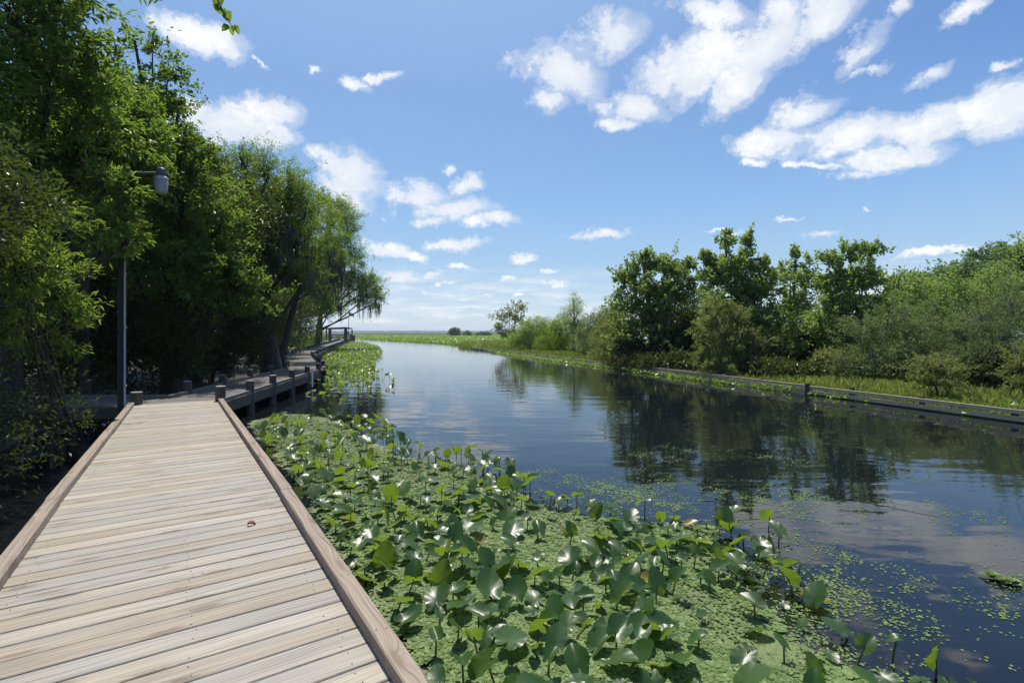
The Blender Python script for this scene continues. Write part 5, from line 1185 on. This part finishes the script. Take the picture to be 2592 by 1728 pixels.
# one lily leaf of each kind, then copies
def blade_mesh(seed, fold, cup, L=.23, aspect=.80, wav=.006, notch=.55):
    r = np.random.default_rng(seed); nA, rings = 44, (.0, .22, .48, .76, 1.0)
    th = np.linspace(-PI, PI, nA, endpoint=False) + PI / nA
    V = [(0, 0, 0)]; fs = []
    for ri, f in enumerate(rings[1:]):
        for t in th:
            a = abs(t)
            # ovate blade, pointed tip, two rounded lobes behind the stalk
            rad = L * (.70 - .36 * (1 - math.cos(a)) / 2) * (1 + .20 * math.exp(-(a / .40) ** 2)) * (1 + .42 * math.exp(-((a - 2.60) / .40) ** 2))
            rad *= 1 - notch * math.exp(-((a - PI) / .20) ** 2)
            rad *= 1 + .012 * math.sin(a * 23 + seed) + .008 * math.sin(a * 41)
            x = rad * f * math.sin(t) * aspect * 1.08; y = rad * f * math.cos(t)
            z = fold * (math.sqrt(x * x + .0009) - .03) + cup * (x * x + y * y) / L - .22 * max(0, y) ** 2 / L
            z += wav * f ** 3 * (math.sin(t * 3 + seed) + .5 * math.sin(t * 5 + 2 * seed)) + .5 * wav * f ** 6 * math.sin(t * 11 + seed)
            V.append((x, y, z))
    for k in range(nA): fs.append((0, 1 + k, 1 + (k + 1) % nA))
    for ri in range(len(rings) - 2):
        for k in range(nA):
            a, b_ = 1 + ri * nA + k, 1 + ri * nA + (k + 1) % nA
            fs.append((a, a + nA, b_ + nA, b_))
    me = bpy.data.meshes.new('leaf_blade'); me.from_pydata(V, [], fs); me.polygons.foreach_set('use_smooth', [True] * len(fs)); me.update()
    return me
def stem_mesh(h, lean, seed):
    r = random.Random(seed); b = MB()
    b.tube([(-lean[0] * .9, -lean[1] * .9, -.06), (-lean[0] * .55, -lean[1] * .55, h * .35), (-lean[0] * .12, -lean[1] * .12, h * .8), (0, 0, h)], [.0065, .006, .0052, .0045], 6, cap=False)
    me = bpy.data.meshes.new('stem'); me.from_pydata(b.v, [], b.f); me.polygons.foreach_set('use_smooth', [True] * len(b.f)); me.update()
    return me
KINDS = [  # look, fold, cup, pitch of blade, stalk height, material
    ('flat', .10, .05, 8, .10, 'lily'), ('flat', .16, .10, -10, .14, 'lily'), ('tilted', .22, .08, 32, .17, 'lily'), ('tilted', .30, .10, 45, .20, 'lily'),
    ('upright', .34, .05, 68, .16, 'lily'), ('upright', .45, .08, 80, .20, 'lily'), ('folded', .85, .06, 22, .20, 'lily'), ('folded', .75, .02, 50, .23, 'lily'),
    ('tilted', .20, .16, -30, .22, 'lily'), ('yellowing', .45, .15, 15, .08, 'lily_yellow'), ('drooping', .55, -.35, -25, .24, 'lily'), ('cupped', .15, .55, 20, .18, 'lily')]
PROTO = []
for i, (look, fo, cu, pit, h, mt) in enumerate(KINDS):
    bm_ = blade_mesh(400 + i, fo, cu, .20 + .02 * (i % 3), .74 + .03 * (i % 4), .005 + .003 * (i % 3)); bm_.materials.append(M[mt])
    sm = stem_mesh(h, (random.uniform(-.06, .06), random.uniform(-.02, .08)), i); sm.materials.append(M['lily_stem'])
    PROTO.append((look, bm_, sm, pit, h))
LOOK = {'flat': 'low flat glossy lily leaf', 'tilted': 'tilted shiny green lily leaf', 'upright': 'upright heart-shaped lily leaf seen face on', 'folded': 'sharply folded bright lily leaf', 'yellowing': 'yellow brown ageing lily leaf', 'drooping': 'drooping dark-backed lily leaf', 'cupped': 'cupped glossy lily leaf'}
def lily_points():
    r = np.random.default_rng(77)
    MASS = W((580, 985), (640, 962), (730, 968), (800, 960), (860, 965), (905, 990), (900, 1020), (960, 1045), (1080, 1050), (1180, 1085), (1210, 1130), (1320, 1170), (1420, 1180), (1520, 1200), (1690, 1210), (1720, 1260), (1840, 1320), (1880, 1400), (1900, 1470), (2050, 1540), (2240, 1570), (2260, 1680), (1100, 1680), (985, 1560), (845, 1365), (745, 1190), (650, 1055))
    q = scatter([(p[0], p[1]) for p in MASS], 9000, r)
    pts = [gp(u * K, v * K)[:2] for u, v in ((1745, 1262), (1790, 1250), (1768, 1330), (1838, 1322), (1862, 1352), (1800, 1395), (1872, 1408), (1842, 1450), (1930, 1468), (1905, 1515), (1985, 1530), (2060, 1520), (2030, 1572), (2150, 1552), (2240, 1600), (2120, 1610), (1870, 1560), (1800, 1520), (1765, 1215))]
    for p in q:
        d = np.hypot(*p); lump = math.sin(p[0] * 2.3 + 1.0) * math.cos(p[1] * 1.9 + .5) - .18 * max(0, 4.2 - d)
        ms = (.138 + .016 * max(0, d - 4)) * (1.5 if lump < -.30 else .86)
        if all((p[0] - a[0]) ** 2 + (p[1] - a[1]) ** 2 > ms * ms for a in pts): pts.append(p)
    return sorted(pts, key=lambda p: np.hypot(*p))
LP = lily_points()
def zone(p):
    lat = p[0] * math.cos(TH) + p[1] * math.sin(TH); e = edge_dist(CARPET, np.array([p]))[0]; d = math.hypot(*p); ins = inside(CARPET, np.array([p]))[0]
    if d > 8.2: return 'in the far tip of the patch'
    if lat < 1.35: return 'close beside the near boardwalk rail'
    if (not ins or e < .35): return 'at the open water edge'
    if d < 4.6: return 'in the water lettuce nearest the viewer'
    return 'in the middle of the duckweed carpet'
r = random.Random(9)
rest = []
for i, p in enumerate(LP):
    k = r.choices(range(len(PROTO)), [13, 12, 14, 10, 5, 4, 10, 8, 11, 4, 6, 9])[0]
    look, bm_, sm, pit, h = PROTO[k]
    if i >= 290: rest.append((p, k)); continue
    d = math.hypot(*p); sc = r.choice((r.uniform(.32, .52), r.uniform(.46, .76), r.uniform(.62, .88))); rz = r.uniform(-PI, PI); hz = r.uniform(.15, .70)
    if look == 'upright': rz = r.uniform(-.9, .9) + (PI if r.random() < .25 else 0)
    t = empty('lily_leaf', (p[0], p[1], 0), rz); tag(t, LOOK[look] + ' ' + zone(p), 'lily leaf', 'lily leaves standing in the foreground carpet')
    s = bpy.data.objects.new('stem', sm); COL.objects.link(s); s.parent = t; s.scale = (1, 1, hz)
    b_ = bpy.data.objects.new('leaf_blade', bm_); COL.objects.link(b_); b_.parent = t
    b_.location = (0, 0, h * hz); b_.scale = (sc * r.uniform(.9, 1.1), sc, sc); b_.rotation_euler = (R(pit + r.uniform(-14, 14)), R(r.uniform(-22, 22)), r.uniform(-.4, .4))
vs, fs, off = [], [], 0
mb = MB()
for p, k in rest:
    look, bm_, sm, pit, h = PROTO[k]; sc = r.uniform(.5, .85); hz = r.uniform(.3, 1.0)
    Mx = Matrix.Translation((p[0], p[1], h * hz)) @ Matrix.Rotation(r.uniform(-PI, PI), 4, 'Z') @ Matrix.Rotation(R(pit + r.uniform(-14, 14)), 4, 'X') @ Matrix.Scale(sc, 4)
    mb.add([Mx @ v.co for v in bm_.vertices], [tuple(f.vertices) for f in bm_.polygons], 0, True)
    mb.tube([(p[0], p[1], -.05), (p[0] + .01, p[1], h * hz)], [.006, .005], 5, 1, cap=False)
if rest: tag(mb.build('lily_patch', [M['lily'], M['lily_stem']]), kind='stuff')
print('LILIES', len(LP), len(rest))

# ------------------------------------------------------------------ small things
def fallen_leaf():
    p = gp(577 * K, 1206 * K, .5); b = MB()
    V = []
    for i in range(7):
        t = i / 6; w = .015 * math.sin(PI * min(1, t * 1.02)) ** .8 + .001
        for sx in (-1, 0, 1): V.append((p[0] + (t - .5) * .055, p[1] + sx * w - .01 * math.sin(t * 5), .5045 + .016 * abs(sx) + .012 * math.sin(t * 4)))
    b.add(V, [(i * 3 + j, i * 3 + 3 + j, i * 3 + 4 + j, i * 3 + 1 + j) for i in range(6) for j in range(2)], 0, True)
    tag(b.build('fallen_leaf', M['dead']), 'small curled red brown dead leaf on the sunlit deck boards', 'leaf')
fallen_leaf()
def floating_stick(name, label, a, b_, rad, mat, cat):
    a, b_ = gp(*a), gp(*b_); m = MB(); pts = [a + (b_ - a) * t + np.array([0, .015 * math.sin(t * 7), rad * .4]) for t in np.linspace(0, 1, 7)]
    m.tube(pts, np.linspace(rad, rad * .5, 7), 6); tag(m.build(name, mat), label, cat)
floating_stick('floating_stick', 'long thin brown stick floating on the dark open water', (2195, 1272), (2372, 1307), .004, M['stick'], 'stick')
floating_stick('floating_reed', 'long pale reed stalk lying on the water behind the lily edge', (1700, 1322), (1990, 1308), .005, M['straw'], 'reed')
floating_stick('floating_reed', 'short straw-coloured stalk lying across the green carpet', (1290, 1352), (1322, 1378), .010, M['straw'], 'reed')
def lettuce_plant(u, v, n, label, seed):
    rr_ = np.random.default_rng(seed); root = empty('water_lettuce', gp(u, v)); tag(root, label, 'water plant', 'floating water lettuce rosettes')
    c = gp(u, v); ang = np.arange(n) * 2.4; lift = np.linspace(.1, 1.4, n)
    A = np.stack([np.cos(ang), np.sin(ang), lift], 1); Nn = np.stack([-np.cos(ang) * lift, -np.sin(ang) * lift, np.ones(n)], 1)
    V, Q = leaves(np.repeat(c[None] + np.array([[0, 0, .01]]), n, 0), A, Nn, np.linspace(.085, .05, n), np.linspace(.075, .045, n), .2); mesh_np('rosette', V, Q, M['lettuce'], root)
lettuce_plant(2510, 1462, 12, 'small upright water lettuce rosette drifting alone on dark water at the right', 1)
lettuce_plant(2560, 1478, 11, 'water lettuce rosette drifting right of the lone upright one', 2)
lettuce_plant(2535, 1474, 9, 'flat small water lettuce rosette between two others at the right', 3)

# ------------------------------------------------------------------ humid air that fades the far shore
def haze():
    m, nt, out = new_mat('haze')
    v = N(nt, 'ShaderNodeVolumePrincipled'); v.inputs['Color'].default_value = (.80, .88, 1.0, 1); v.inputs['Density'].default_value = .00022; v.inputs['Anisotropy'].default_value = .0
    nt.links.new(v.outputs[0], out.inputs['Volume'])
    b = MB(); b.box(-9500, 9500, -70, 14500, -1.6, 34); tag(b.build('haze', m), kind='stuff')
haze()
